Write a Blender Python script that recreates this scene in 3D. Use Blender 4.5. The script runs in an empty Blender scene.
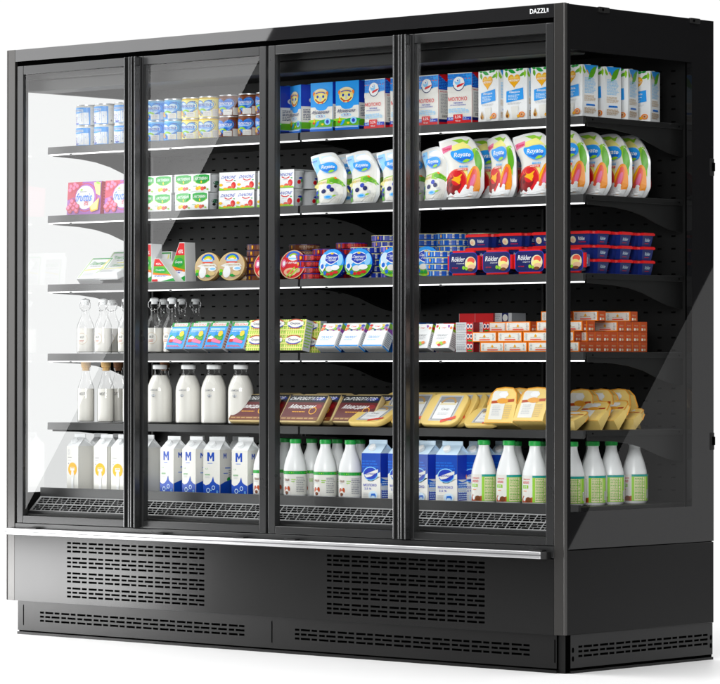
import bpy, bmesh, math, random
from mathutils import Vector, Matrix
random.seed(7)
SC = bpy.context.scene
COL = SC.collection
R = math.radians

# ------------------------------------------------------------------ camera
CX, CY, CZ, YAW, PIT, ROLL, FPX = 8.00497514, -8.45270906, 0.927888331, -0.731898355, 6.96461598e-03, 3.94710526e-04, 3581.00411
Fv = Vector((math.cos(PIT)*math.sin(YAW), math.cos(PIT)*math.cos(YAW), math.sin(PIT)))
Rv = Vector((math.cos(YAW), -math.sin(YAW), 0)); Uv = Rv.cross(Fv)
R2 = Rv*math.cos(ROLL)+Uv*math.sin(ROLL); U2 = -Rv*math.sin(ROLL)+Uv*math.cos(ROLL)
cam = bpy.data.objects.new('camera', bpy.data.cameras.new('camera')); COL.objects.link(cam)
cam.matrix_world = Matrix(((R2.x, U2.x, -Fv.x, CX), (R2.y, U2.y, -Fv.y, CY), (R2.z, U2.z, -Fv.z, CZ), (0, 0, 0, 1)))
cam.data.sensor_width = 36; cam.data.lens = FPX*36/720; cam.data.clip_end = 500; cam.data.clip_start = .1
SC.camera = cam
def gx(u, y):
    "x of the point on the plane Y=y seen in column u of the 720 px wide photograph"
    d = Fv+R2*((u-360)/FPX); return CX+d.x*(y-CY)/d.y
def gy(u, x):
    d = Fv+R2*((u-360)/FPX); return CY+d.y*(x-CX)/d.x

# ------------------------------------------------------------------ studio world
W = bpy.data.worlds.new('World'); SC.world = W; W.use_nodes = True
nt = W.node_tree; nd = nt.nodes; lk = nt.links; nd.clear()
tc = nd.new('ShaderNodeTexCoord'); dp = nd.new('ShaderNodeVectorMath'); dp.operation = 'DOT_PRODUCT'
dp.inputs[1].default_value = (Fv.x, Fv.y, 0)
mr = nd.new('ShaderNodeMapRange'); mr.inputs['From Min'].default_value = .45; mr.inputs['From Max'].default_value = .85
mr.inputs['To Min'].default_value = .012; mr.inputs['To Max'].default_value = 1.02
bg = nd.new('ShaderNodeBackground'); wo = nd.new('ShaderNodeOutputWorld')
lk.new(tc.outputs['Generated'], dp.inputs[0]); lk.new(dp.outputs['Value'], mr.inputs['Value'])
lk.new(mr.outputs[0], bg.inputs['Strength']); bg.inputs['Color'].default_value = (1, 1, 1, 1); lk.new(bg.outputs[0], wo.inputs[0])

def area(name, loc, target, sx, sy, radiance, col=(1, 1, 1), up=None):
    l = bpy.data.lights.new(name, 'AREA'); l.shape = 'RECTANGLE'; l.size = sx; l.size_y = sy; l.color = col
    l.energy = radiance*sx*sy*math.pi
    o = bpy.data.objects.new(name, l); COL.objects.link(o)
    z = (Vector(loc)-Vector(target)).normalized()
    y = (Vector(up) if up else Vector((0, 0, 1))); y = (y-z*y.dot(z)).normalized(); x = y.cross(z)
    o.matrix_world = Matrix(((x.x, y.x, z.x, loc[0]), (x.y, y.y, z.y, loc[1]), (x.z, y.z, z.z, loc[2]), (0, 0, 0, 1)))
    return o
KEY, TOP = 18.0, 2.1
area('key_softbox', (4.9, -6.0, 2.8), (0, 0, .95), 3.0, 2.2, KEY)
area('top_softbox', (-.3, .2, 5.0), (-.3, .2, 0), 10.0, 10.0, TOP, up=(0, 1, 0))
def mirrored_softbox(name, plane, pts, dist, size, rad, side):
    """a real softbox standing where the polished front (or side) of the cabinet mirrors it; pts = two points of its edge on that front"""
    ax, val = plane
    C = Vector((CX, CY, CZ)); C[ax] = 2*val-C[ax]
    m = (Vector(pts[0])+Vector(pts[1]))/2; n = (m-C).normalized(); o = m+n*dist
    hit = []
    for p in pts:
        d = Vector(p)-C; hit.append(C+d*((o-C).dot(n)/d.dot(n)))
    e = (hit[0]-hit[1]).normalized(); s = e.cross(n).normalized()
    if s.dot(Vector(side)) < 0: s = -s
    mid = (hit[0]+hit[1])/2
    c = mid+s*size[0]/2+e*size[2]
    return area(name, c, c-n, size[0], size[1], rad, up=e)
mirrored_softbox('front_left_softbox', (1, 0), [(.01, 0, 2.0), (-.55, 0, 1.25)], 3.0, (2.6, 6.0, .5), 4.6, (-1, 0, 0))
mirrored_softbox('rear_right_softbox', (0, 1.243), [(1.243, .76, 1.25), (1.243, .04, .40)], 2.5, (1.6, 3.2, 0), .7, (0, 1, -1))
mirrored_softbox('low_strip_softbox', (1, 0), [(-.5, 0, .36), (-.5, 0, .10)], 1.7, (1.3, .27, 0), 18.0, (-1, 0, 0))
SC.view_settings.view_transform = 'Standard'; SC.view_settings.look = 'None'
SC.view_settings.exposure = 0; SC.view_settings.gamma = 1
SC.cycles.transparent_max_bounces = 24; SC.cycles.max_bounces = 10; SC.cycles.caustics_reflective = False; SC.cycles.caustics_refractive = False
SC.cycles.sample_clamp_indirect = 4

# ------------------------------------------------------------------ materials
MATS = {}
def principled(name, col, rough=.5, metal=0, spec=.5, coat=0, bump=0, bscale=400, vary=0, emit=None, sss=0):
    if name in MATS: return MATS[name]
    m = bpy.data.materials.new(name); m.use_nodes = True; n = m.node_tree.nodes; l = m.node_tree.links; b = n['Principled BSDF']
    b.inputs['Base Color'].default_value = (*col, 1); b.inputs['Roughness'].default_value = rough; b.inputs['Metallic'].default_value = metal
    b.inputs['Specular IOR Level'].default_value = spec; b.inputs['Coat Weight'].default_value = coat; b.inputs['Coat Roughness'].default_value = .06
    t = n.new('ShaderNodeTexCoord')
    if emit: b.inputs['Emission Color'].default_value = (*emit[0], 1); b.inputs['Emission Strength'].default_value = emit[1]
    if bump:
        z = n.new('ShaderNodeTexNoise'); z.inputs['Scale'].default_value = bscale; z.inputs['Detail'].default_value = 3
        bp = n.new('ShaderNodeBump'); bp.inputs['Strength'].default_value = bump; bp.inputs['Distance'].default_value = .001
        l.new(t.outputs['Object'], z.inputs['Vector']); l.new(z.outputs['Fac'], bp.inputs['Height']); l.new(bp.outputs['Normal'], b.inputs['Normal'])
    z = n.new('ShaderNodeTexNoise'); z.inputs['Scale'].default_value = 9; z.inputs['Detail'].default_value = 5
    l.new(t.outputs['Object'], z.inputs['Vector'])
    q = n.new('ShaderNodeMapRange'); q.inputs['To Min'].default_value = max(0, rough*(1-vary*.6-.08)); q.inputs['To Max'].default_value = min(1, rough*(1+vary*.6+.08))
    l.new(z.outputs['Fac'], q.inputs['Value']); l.new(q.outputs[0], b.inputs['Roughness'])
    MATS[name] = m; return m
def P(name):            # printed inks and packaging films
    cols = dict(white=(.82, .83, .84), offwhite=(.74, .73, .69), cream=(.80, .72, .50), silver=(.52, .53, .55), ltgray=(.55, .56, .58), gray=(.27, .28, .30),
        dkgray=(.07, .075, .08), black=(.012, .012, .014), blue=(.01, .17, .66), royal=(.015, .06, .48), navy=(.008, .018, .14), sky=(.03, .36, .84), pale=(.30, .62, .90),
        mist=(.62, .76, .88), red=(.66, .012, .02), dkred=(.28, .006, .012), coral=(.80, .13, .08), pink=(.78, .20, .38), berry=(.55, .03, .09), purple=(.38, .10, .46), lilac=(.50, .30, .74),
        green=(.015, .38, .06), lime=(.32, .62, .03), dkgreen=(.006, .15, .06), teal=(.0, .33, .30), grass=(.14, .44, .02), yellow=(.86, .62, .02), gold=(.80, .42, .01), amber=(.88, .46, .0),
        lemon=(.86, .80, .28), orange=(.85, .25, .01), rust=(.50, .09, .015), brown=(.22, .07, .02), tan=(.50, .32, .13), sand=(.70, .55, .28), cheese=(.84, .60, .16), rind=(.78, .38, .05),
        beige=(.62, .47, .30), skin=(.80, .52, .34), mango=(.86, .33, .02), cobalt=(.008, .085, .46), wine=(.14, .006, .008))
    if max(cols[name])-min(cols[name]) > .12: cols[name] = tuple(c**1.15 for c in cols[name])
    if name == 'silver': return principled('ink_silver', cols[name], .35, .5)
    return principled('ink_'+name, cols[name], .38, 0, .4)
M = {}
M['black_gloss'] = principled('black_glass_enamel', (.009, .009, .0095), .02, 0, .5)
M['fascia'] = principled('fascia_gloss_paint', (.022, .022, .023), .025, .35, .8)
M['frame'] = principled('dark_door_aluminium', (.026, .0265, .027), .28, .3, .4, bump=.01, bscale=900)
M['nose'] = principled('post_nose_aluminium', (.07, .068, .066), .4, .6, .5)
M['handle'] = principled('anodised_handle_aluminium', (.10, .101, .103), .24, .9, .5)
M['post'] = principled('dark_post_aluminium', (.030, .0285, .027), .30, .3, .45, bump=.03, bscale=900)
M['base'] = principled('front_panel_paint', (.0035, .0035, .0035), .22, .0, .27, bump=.04, bscale=1200)
M['side'] = principled('side_panel_paint', (.004, .004, .0042), .34, 0, .16, bump=.05, bscale=1200)
M['sideplinth'] = principled('side_plinth_paint', (.012, .0122, .0125), .4, 0, .3, bump=.05, bscale=1200)
M['plinth'] = principled('plinth_paint', (.004, .004, .004), .34, 0, .24, bump=.05, bscale=1200)
M['inner'] = principled('inner_black_paint', (.0045, .0045, .0046), .5, 0, .3, bump=.04, bscale=1000)
M['shelf'] = principled('shelf_black_paint', (.022, .022, .023), .42, 0, .5, bump=.05, bscale=1000)
M['void'] = principled('black_recess', (.001, .001, .001), .9, 0, 0)
M['grille'] = principled('air_grille_steel', (.30, .30, .305), .35, .4, .5)
M['rubber'] = principled('black_rubber', (.006, .006, .006), .6, 0, .3)
M['alu'] = principled('brushed_bumper_aluminium', (.62, .62, .63), .30, .85, .5)
M['lamp'] = principled('lamp_diffuser', (.9, .9, .9), .4, emit=((1, 1, 1), 1.5))
M['ledbar'] = principled('lamp_profile_aluminium', (.10, .10, .105), .45, .2, .5)
M['milk'] = principled('milk', (.80, .78, .73), .35)
M['cork'] = principled('cork', (.58, .36, .14), .8, bump=.6, bscale=300); M['cork_dark'] = principled('dark_cork', (.20, .08, .03), .8, bump=.6, bscale=300)
M['plastic'] = principled('white_plastic', (.80, .81, .82), .3)
M['capgreen'] = principled('green_cap_plastic', (.015, .36, .06), .35); M['wire'] = principled('steel_wire', (.45, .45, .46), .25, .9)
M['pouchfilm'] = principled('pouch_film', (.84, .85, .86), .22, bump=.25, bscale=40)
M['cheese'] = principled('cheese_body', (.83, .60, .18), .45, bump=.25, bscale=90)
M['tray'] = principled('gold_tray', (.62, .47, .22), .32, .15)
M['tubred'] = principled('red_lid_plastic', (.66, .01, .012), .3); M['tubnavy'] = principled('navy_tub_plastic', (.008, .02, .16), .3)
M['cup'] = principled('cup_plastic', (.62, .63, .65), .3)
def ior_fix(n, l, f):      # thin glass reflects the same from both sides
    g = n.new('ShaderNodeNewGeometry'); q = n.new('ShaderNodeMapRange'); q.inputs['To Min'].default_value = 1.5; q.inputs['To Max'].default_value = 1/1.5
    l.new(g.outputs['Backfacing'], q.inputs['Value']); l.new(q.outputs[0], f.inputs['IOR'])
def glass(name, tint, refl, rough=.0):
    m = bpy.data.materials.new(name); m.use_nodes = True; n = m.node_tree.nodes; l = m.node_tree.links; n.clear()
    o = n.new('ShaderNodeOutputMaterial'); mx = n.new('ShaderNodeMixShader'); t = n.new('ShaderNodeBsdfTransparent'); g = n.new('ShaderNodeBsdfGlossy'); f = n.new('ShaderNodeFresnel')
    mu = n.new('ShaderNodeMath'); mu.operation = 'MULTIPLY'; mu.inputs[1].default_value = refl; mu.use_clamp = True; ior_fix(n, l, f)
    t.inputs['Color'].default_value = (*tint, 1); g.inputs['Roughness'].default_value = rough; g.inputs['Color'].default_value = (1, 1, 1, 1)
    l.new(f.outputs[0], mu.inputs[0]); l.new(mu.outputs[0], mx.inputs[0]); l.new(t.outputs[0], mx.inputs[1]); l.new(g.outputs[0], mx.inputs[2]); l.new(mx.outputs[0], o.inputs[0])
    MATS[name] = m; return m
M['doorglass'] = glass('door_glass', (.97, .98, .975), .75)
M['endglass'] = glass('end_glass', (.95, .96, .955), .6); M['endglass_left'] = glass('left_end_glass', (.87, .875, .875), 2.4)
def bottleglass():
    m = bpy.data.materials.new('bottle_glass'); m.use_nodes = True; n = m.node_tree.nodes; l = m.node_tree.links; n.clear()
    o = n.new('ShaderNodeOutputMaterial'); mx = n.new('ShaderNodeMixShader'); t = n.new('ShaderNodeBsdfTransparent'); g = n.new('ShaderNodeBsdfGlossy')
    lw = n.new('ShaderNodeLayerWeight'); lw.inputs['Blend'].default_value = .35; cr = n.new('ShaderNodeValToRGB')
    cr.color_ramp.elements[0].color = (1, 1, 1, 1); cr.color_ramp.elements[1].color = (.40, .42, .43, 1); cr.color_ramp.elements[0].position = .45
    f = n.new('ShaderNodeFresnel'); ior_fix(n, l, f); g.inputs['Roughness'].default_value = .03
    l.new(lw.outputs['Facing'], cr.inputs[0]); l.new(cr.outputs[0], t.inputs['Color']); l.new(f.outputs[0], mx.inputs[0])
    l.new(t.outputs[0], mx.inputs[1]); l.new(g.outputs[0], mx.inputs[2]); l.new(mx.outputs[0], o.inputs[0]); return m
M['bottle'] = bottleglass()

# ------------------------------------------------------------------ mesh building
def flatish(f):
    f.normal_update(); n = f.normal; return max(abs(n.x), abs(n.y), abs(n.z)) > .9995
class MB:
    def __init__(s): s.v = []; s.f = []; s.m = []; s.sm = []; s.mats = []
    def mi(s, mat):
        if isinstance(mat, str): mat = M.get(mat) or P(mat)
        if mat not in s.mats: s.mats.append(mat)
        return s.mats.index(mat)
    def add(s, vs, fs, mat, smooth=False):
        k = len(s.v); s.v += [tuple(v) for v in vs]; i = s.mi(mat)
        for f in fs: s.f.append([k+a for a in f]); s.m.append(i); s.sm.append(smooth)
    def box(s, x0, x1, y0, y1, z0, z1, mat, bev=0, seg=2, mtx=None):
        bm = bmesh.new(); bmesh.ops.create_cube(bm, size=1)
        for v in bm.verts: v.co = Vector((x0+(v.co.x+.5)*(x1-x0), y0+(v.co.y+.5)*(y1-y0), z0+(v.co.z+.5)*(z1-z0)))
        if bev: bmesh.ops.bevel(bm, geom=bm.edges[:], offset=bev, segments=seg, affect='EDGES', profile=.5)
        if mtx: bm.transform(mtx)
        s.frombm(bm, mat, bool(bev))
    def frombm(s, bm, mat, smooth=False):
        bm.verts.index_update(); k = len(s.f); s.add([v.co for v in bm.verts], [[v.index for v in f.verts] for f in bm.faces], mat, smooth)
        if smooth:
            ar = [f.calc_area() for f in bm.faces]; big = 0; fl_ = list(bm.faces)
            for i, a in enumerate(ar):      # large flats keep their true normal, only the rounded edges are smooth
                s.sm[k+i] = a < big or not flatish(fl_[i])
        bm.free()
    def lathe(s, prof, mat, n=28, cx=0, cy=0, smooth=True, cap=True):
        vs = []; fs = []
        for r, z in prof:
            for k in range(n): a = 2*math.pi*k/n; vs.append((cx+r*math.cos(a), cy+r*math.sin(a), z))
        for i in range(len(prof)-1):
            for k in range(n): q = (k+1) % n; fs.append([i*n+k, i*n+q, (i+1)*n+q, (i+1)*n+k])
        if cap: fs.append(list(range(n))[::-1]); fs.append([(len(prof)-1)*n+k for k in range(n)])
        s.add(vs, fs, mat, smooth)
    def prism(s, poly, fn, mat, smooth=False):
        "poly 2D; fn(a, b, side) with side 0/1 gives 3D"
        n = len(poly); vs = [fn(a, b, 0) for a, b in poly]+[fn(a, b, 1) for a, b in poly]
        s.add(vs, [list(range(n))[::-1], [n+i for i in range(n)]]+[[i, (i+1) % n, n+(i+1) % n, n+i] for i in range(n)], mat, smooth)
    def tube(s, pts, r, mat, n=8):
        vs = []; fs = []; P_ = [Vector(p) for p in pts]
        for i, p in enumerate(P_):
            d = (P_[min(i+1, len(P_)-1)]-P_[max(i-1, 0)]).normalized(); a = d.orthogonal().normalized(); b = d.cross(a)
            for k in range(n): t = 2*math.pi*k/n; vs.append(p+a*math.cos(t)*r+b*math.sin(t)*r)
        for i in range(len(P_)-1):
            for k in range(n): q = (k+1) % n; fs.append([i*n+k, i*n+q, (i+1)*n+q, (i+1)*n+k])
        s.add(vs, fs, mat, True)
    def art(s, fn, items, sx=1, sy=1, curved=False, base=.0006, step=.00014):
        "flat print on a face: fn(u, v, off) -> 3D, items in 0..1 of the face; later items lie on top"
        for k, it in enumerate(items):
            off = base+k*step; mat = it[-1]
            if it[0] == 'r':
                _, x0, y0, x1, y1, _ = it; nx = max(1, int(abs(x1-x0)*16)) if curved else 1; ny = max(1, int(abs(y1-y0)*10)) if curved else 1
                vs = [fn(sx*(x0+(x1-x0)*i/nx), sy*(y0+(y1-y0)*j/ny), off) for j in range(ny+1) for i in range(nx+1)]
                s.add(vs, [[j*(nx+1)+i, j*(nx+1)+i+1, (j+1)*(nx+1)+i+1, (j+1)*(nx+1)+i] for j in range(ny) for i in range(nx)], mat)
            elif it[0] == 'e':
                _, cx, cy, rx, ry, _ = it; n = 22; vs = [fn(sx*cx, sy*cy, off)]; rr = (.5, 1) if curved else (1,)
                for q in rr: vs += [fn(sx*(cx+rx*q*math.cos(2*math.pi*i/n)), sy*(cy+ry*q*math.sin(2*math.pi*i/n)), off) for i in range(n)]
                fs = [[0, 1+i, 1+(i+1) % n] for i in range(n)]
                if curved: fs += [[1+i, 1+n+i, 1+n+(i+1) % n, 1+(i+1) % n] for i in range(n)]
                s.add(vs, fs, mat)
            elif it[0] == 'o':     # ring or arc: cx cy rx ry thickness a0 a1
                _, cx, cy, rx, ry, th, a0, a1, _ = it; n = 24; vs = []
                for i in range(n+1):
                    a = R(a0+(a1-a0)*i/n); c_, s_ = math.cos(a), math.sin(a)
                    vs += [fn(sx*(cx+rx*c_), sy*(cy+ry*s_), off), fn(sx*(cx+rx*(1-th)*c_), sy*(cy+ry*(1-th)*s_), off)]
                s.add(vs, [[2*i, 2*i+2, 2*i+3, 2*i+1] for i in range(n)], mat)
            elif it[0] in 'pP':
                pts = it[1]
                if it[0] == 'P':
                    for _ in range(2): pts = [q for i in range(len(pts)) for a, b in ((pts[i], pts[(i+1) % len(pts)]),) for q in ((a[0]*.75+b[0]*.25, a[1]*.75+b[1]*.25), (a[0]*.25+b[0]*.75, a[1]*.25+b[1]*.75))]
                if curved:
                    bm = bmesh.new(); f = bm.faces.new([bm.verts.new((a, b, 0)) for a, b in pts]); bmesh.ops.triangulate(bm, faces=[f])
                    bmesh.ops.subdivide_edges(bm, edges=bm.edges[:], cuts=2, use_grid_fill=True); bmesh.ops.triangulate(bm, faces=bm.faces[:])
                    for v in bm.verts: v.co = Vector(fn(sx*v.co.x, sy*v.co.y, off))
                    s.frombm(bm, mat)
                else:
                    s.add([fn(sx*a, sy*b, off) for a, b in pts], [list(range(len(pts)))], mat)
            elif it[0] == 't':     # text cx cy width height shear
                _, txt, cx, cy, w, h, sh, _ = it; tv, tf = text(txt)
                s.add([fn(sx*(cx+w*(a+sh*b)), sy*(cy+h*b), off) for a, b in tv], tf, mat)
            elif it[0] == 'l':     # block of fine print: x0 y0 x1 y1 rows
                _, x0, y0, x1, y1, n, _ = it; rnd = random.Random(int(x0*977+y0*131+n)); dy = (y1-y0)/n; vs = []; fs = []
                for j in range(n):
                    x = x0; yb = y0+j*dy+dy*.25; end = x1-(x1-x0)*rnd.random()*.25
                    while x < end-.01:
                        w = min(end-x, (x1-x0)*(.08+.16*rnd.random())); q = len(vs)
                        vs += [fn(sx*x, sy*yb, off), fn(sx*(x+w), sy*yb, off), fn(sx*(x+w), sy*(yb+dy*.45), off), fn(sx*x, sy*(yb+dy*.45), off)]
                        fs.append([q, q+1, q+2, q+3]); x += w+(x1-x0)*.03
                if fs: s.add(vs, fs, mat)
    def build(s, name, parent=None, mtx=None):
        me = bpy.data.meshes.new(name); me.from_pydata(s.v, [], s.f)
        for m in s.mats: me.materials.append(m)
        me.polygons.foreach_set('material_index', s.m); me.polygons.foreach_set('use_smooth', s.sm)
        if mtx: me.transform(mtx)
        if any(s.sm):
            bm = bmesh.new(); bm.from_mesh(me)
            for e in bm.edges:
                if len(e.link_faces) == 2 and e.calc_face_angle(0) > .7: e.smooth = False
            bm.to_mesh(me); bm.free()
        me.update(); o = bpy.data.objects.new(name, me); COL.objects.link(o); o.parent = parent; return o
TXT = {}
def text(t):
    if t not in TXT:
        c = bpy.data.curves.new('t', 'FONT'); c.body = t; c.offset = .012; c.resolution_u = 3
        o = bpy.data.objects.new('t', c); m = o.to_mesh()
        vs = [(v.co.x, v.co.y) for v in m.vertices]; fs = [list(p.vertices) for p in m.polygons]; o.to_mesh_clear()
        x0 = min(v[0] for v in vs); x1 = max(v[0] for v in vs); y0 = min(v[1] for v in vs); y1 = max(v[1] for v in vs)
        TXT[t] = ([((a-x0)/(x1-x0)-.5, (b-y0)/(y1-y0)-.5) for a, b in vs], fs)
        bpy.data.objects.remove(o); bpy.data.curves.remove(c)
    return TXT[t]
def thing(name, loc=(0, 0, 0)):
    o = bpy.data.objects.new(name, None); COL.objects.link(o); o.location = loc; o.empty_display_size = .05; return o
def tag(o, label, cat, group=None):
    o['label'] = label; o['category'] = cat
    if group: o['group'] = group
    return o
def front_fn(x0, z0, y): return lambda u, v, off: (x0+u, y-off, z0+v)
def right_fn(x, y0, z0): return lambda u, v, off: (x+off, y0+u, z0+v)

def perf_plate(mb, fn, a0, a1, b0, b1, rows, mat, depth=.004, wall=None):
    "plate a0..a1 x b0..b1 with real slots; fn(a, b, d) -> 3D with d = depth behind the face; rows = [(b0, b1, [(a0, a1)...])]"
    wall = wall or mat; y = b0
    def q(a, b, c, d): mb.add([fn(a, c, 0), fn(b, c, 0), fn(b, d, 0), fn(a, d, 0)], [[0, 1, 2, 3]], mat)
    for r0, r1, sl in sorted(rows):
        if r0 > y: q(a0, a1, y, r0)
        x = a0
        for s0, s1 in sorted(sl):
            q(x, s0, r0, r1); x = s1
            c = [(s0, r0), (s1, r0), (s1, r1), (s0, r1)]
            mb.add([fn(a, b, 0) for a, b in c]+[fn(a, b, depth) for a, b in c], [[i, (i+1) % 4, 4+(i+1) % 4, 4+i] for i in range(4)], wall)
        q(x, a1, r0, r1); y = r1
    if y < b1: q(a0, a1, y, b1)
def dashes(a0, a1, kind, P_=.080):
    out = []; a = a0; k = 0
    seq = [(.020, .0065)]+[(.040, .0065), (.0245, .0090)]*60 if kind == 0 else [(.020, .0065)]+[(.0245, .0065), (.040, .0090)]*60
    for w, g in seq:
        if a+w > a1+.001: 
            if a1-a > .012: out.append((a, a1))
            break
        out.append((a, a+w)); a += w+g
    return out
def slot_groups(a0, a1, z0, n, row_h=.0068, pitch=.0142, group=.0515):
    rows = []
    for g in range(n):
        for r in range(3):
            b = z0+g*group+r*pitch; rows.append((b, b+row_h, dashes(a0, a1, r % 2)))
    return rows

# ------------------------------------------------------------------ floor
mb = MB(); mb.add([(-3.6, -3.6, 0), (3.4, -3.6, 0), (3.4, 2.0, 0), (-3.6, 2.0, 0)], [[0, 1, 2, 3]], principled('white_studio_floor', (.86, .86, .86), .45, 0, .35, bump=.02, bscale=30))
fl = mb.build('floor'); fl['kind'] = 'structure'

# ------------------------------------------------------------------ refrigerated cabinet
HX, D, H = 1.243, .757, 2.03
CAB = tag(thing('refrigerated_display_cabinet'), 'tall black four door refrigerated display cabinet full of dairy products', 'display fridge')
# carcass: top, back, floor of the machine bay
mb = MB()
mb.box(-1.236, 1.236, .02, D-.002, 1.985, H-.006, 'inner')
mb.box(-1.20, 1.20, .700, D-.006, .12, 1.985, 'inner'); mb.box(-1.20, 1.20, .035, .69, .10, .36, 'inner')
for s_ in (-1, 1): mb.box(min(s_*1.2005, s_*1.237), max(s_*1.2005, s_*1.237), .035, D-.004, .368, .381, 'void')  # filler strips added behind the skirt seams to stop light leaking through
mb.build('carcass', CAB)
mb = MB()      # inner ceiling with the light canopy and air duct
mb.box(-1.20, 1.20, .05, .655, 1.925, 1.984, 'inner', .003); mb.box(-1.195, 1.195, .055, .16, 1.885, 1.924, 'inner', .004)
mb.build('ceiling', CAB)
mb = MB()      # slotted back panel, every slot is cut through
rows = []; z = .535
while z < 1.90:
    rows.append((z, z+.0052, [(-1.165+i*.055, -1.165+i*.055+.0165) for i in range(43)])); z += .0403
perf_plate(mb, lambda a, b, d: (a, .662+d, b), -1.2, 1.2, .49, 1.925, rows, 'inner', .003, 'void')
for xs in (-.615, 0.0085, .625): mb.box(xs-.004, xs+.004, .655, .6615, .5, 1.92, 'shelf')
mb.add([(-1.2, .68, .45), (1.2, .68, .45), (1.2, .68, 1.925), (-1.2, .68, 1.925)], [[0, 1, 2, 3]], 'void')
mb.build('back_panel', CAB)
# end panels: black enamelled glass with a clear window, satin skirt below
for s in (1, -1):
    mb = MB(); xo = s*(HX-.002); xi = s*(HX-.022)
    for y0, y1, z0, z1 in ((.013, .030, .376, H-.003), (.642, D, .376, H-.003), (.030, .642, 1.889, H-.003), (.030, .642, .376, .489)):
        mb.box(min(xo, xi), max(xo, xi), y0, y1, z0, z1, 'black_gloss' if s > 0 else 'inner')
    fr = mb.build('side_panel', CAB)
    mb = MB(); mb.add([(xo, .030, .489), (xo, .642, .489), (xo, .642, 1.889), (xo, .030, 1.889)], [[0, 1, 2, 3]], 'endglass' if s > 0 else 'endglass_left'); mb.build('window', fr)
    if s > 0:
        for y in (.165, .63): 
            mb = MB(); mb.box(xo-.004, xo+.006, y, y+.05, H-.018, H-.001, 'rubber', .002); mb.box(xo-.001, xo+.0075, y+.012, y+.02, H-.013, H-.006, 'void', .001); mb.build('hinge_plate', fr)
        for z in (1.535, .665): mb = MB(); mb.box(xo-.006, xo+.002, D-.020, D+.002, z, z+.055, 'rubber', .002); mb.box(xo-.006, xo+.004, D-.010, D+.004, z+.015, z+.042, 'void', .001); mb.build('connector', fr)
    mb = MB(); mb.box(min(xo, xi), max(xo, xi), .013, D, .117, .3735, 'side', .0015); mb.build('side_skirt', CAB)
    mb = MB()       # front corner post with its rounded outer nose
    mb.box(min(s*1.2005, s*1.236), max(s*1.2005, s*1.236), 0, .03, .117, H, 'post', .0015); mb.box(min(s*1.2365, s*HX), max(s*1.2365, s*HX), -.001, .0125, .117, H, 'nose', .0032, 4)
    mb.build('corner_post', CAB)
mb = MB(); mb.box(-1.2, 1.2, 0, .02, 1.988, H-.0005, 'fascia', .001)
can = mb.build('canopy', CAB)
mb = MB(); fnf = front_fn(1.107, 2.003, 0)
mb.art(fnf, [('t', 'DAZZL', .032, .0075, .064, .0145, 0, 'white'), ('p', [(.066, .0015), (.074, .0015), (.074, .0135), (.0665, .0135)], 'gray'), ('p', [(.067, .002), (.071, .0135), (.066, .0135)], 'white')], base=.0005)
mb.build('logo', can)
mb = MB(); mb.box(-1.2, 1.2, .012, .03, 1.972, 1.988, 'void'); mb.build('shadow_gap', CAB)
mb = MB(); mb.box(-1.2, 1.2, .001, .034, .349, .3855, 'frame', .002); mb.build('sill', CAB)
mb = MB()
rows = slot_groups(-.936, -.276, .1385, 4); r2 = slot_groups(.270, .930, .1385, 4)
rows = [(a, b, l1+l2) for (a, b, l1), (_, _, l2) in zip(rows, r2)]
perf_plate(mb, lambda a, b, d: (a, d, b), -1.2, 1.2, .117, .346, rows, 'base', .0035, 'void')
mb.add([(-1.2, .012, .117), (1.2, .012, .117), (1.2, .012, .346), (-1.2, .012, .346)], [[0, 1, 2, 3]], 'void')
mb.box(-1.2, 1.2, .013, .034, .1175, .1195, 'base')
mb.build('front_panel', CAB)
mb = MB()
rows = slot_groups(-1.087, -.094, .0475, 1); r2 = slot_groups(.116, 1.112, .0475, 1); rows = [(a, b, l1+l2) for (a, b, l1), (_, _, l2) in zip(rows, r2)]
perf_plate(mb, lambda a, b, d: (a, .015+d, b), -1.2, 1.199, .014, .1165, rows, 'plinth', .003, 'void')
mb.box(-1.2, 1.228, .022, .72, .002, .1165, 'void'); mb.box(-1.2, 1.2, .012, .0215, 0, .009, 'plinth'); mb.box(-1.195, 1.2, .017, .0215, .009, .014, 'void')
for x in (-1.171, .014, 1.192): mb.box(x-.0018, x+.0018, .0144, .0149, .032, .102, 'void')
mb.build('plinth', CAB)
mb = MB()
rows = slot_groups(.073, .735, .0475, 1)
perf_plate(mb, lambda a, b, d: (1.2365-d, a, b), .035, D, .016, .1165, rows, 'sideplinth', .003, 'void')
mb.box(1.228, 1.2335, .036, D-.001, .004, .1160, 'void'); mb.box(1.2335, 1.2395, .034, D, 0, .008, 'plinth'); mb.box(1.2, 1.2275, .021, .033, .0, .1165, 'plinth')
for y in (.047, .748):
    for z in (.070, .044): mb.prism([(y+.0052*math.cos(t*math.pi/8), z+.0082*math.sin(t*math.pi/8)) for t in range(16)], lambda a, b, k: (1.2366+k*.0004, a, b), 'void')
mb.build('side_plinth', CAB)
mb = MB()      # bumper rail with black end caps
mb.box(-1.226, 1.165, -.022, -.004, .346, .3685, 'alu', .003, 3); mb.box(-1.226, 1.165, -.0225, -.021, .3555, .3590, 'ledbar')
rail = mb.build('bumper_rail', CAB)
mb = MB(); mb.box(1.166, 1.190, -.022, 0, .3455, .369, 'rubber', .003); mb.build('end_cap', rail)
for x in (.1, -.5, 1.12, -1.12, -.13): mb = MB(); mb.box(x, x+.05, -.021, .001, .3687, .3735, 'rubber', .001); mb.build('bracket', rail)

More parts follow.
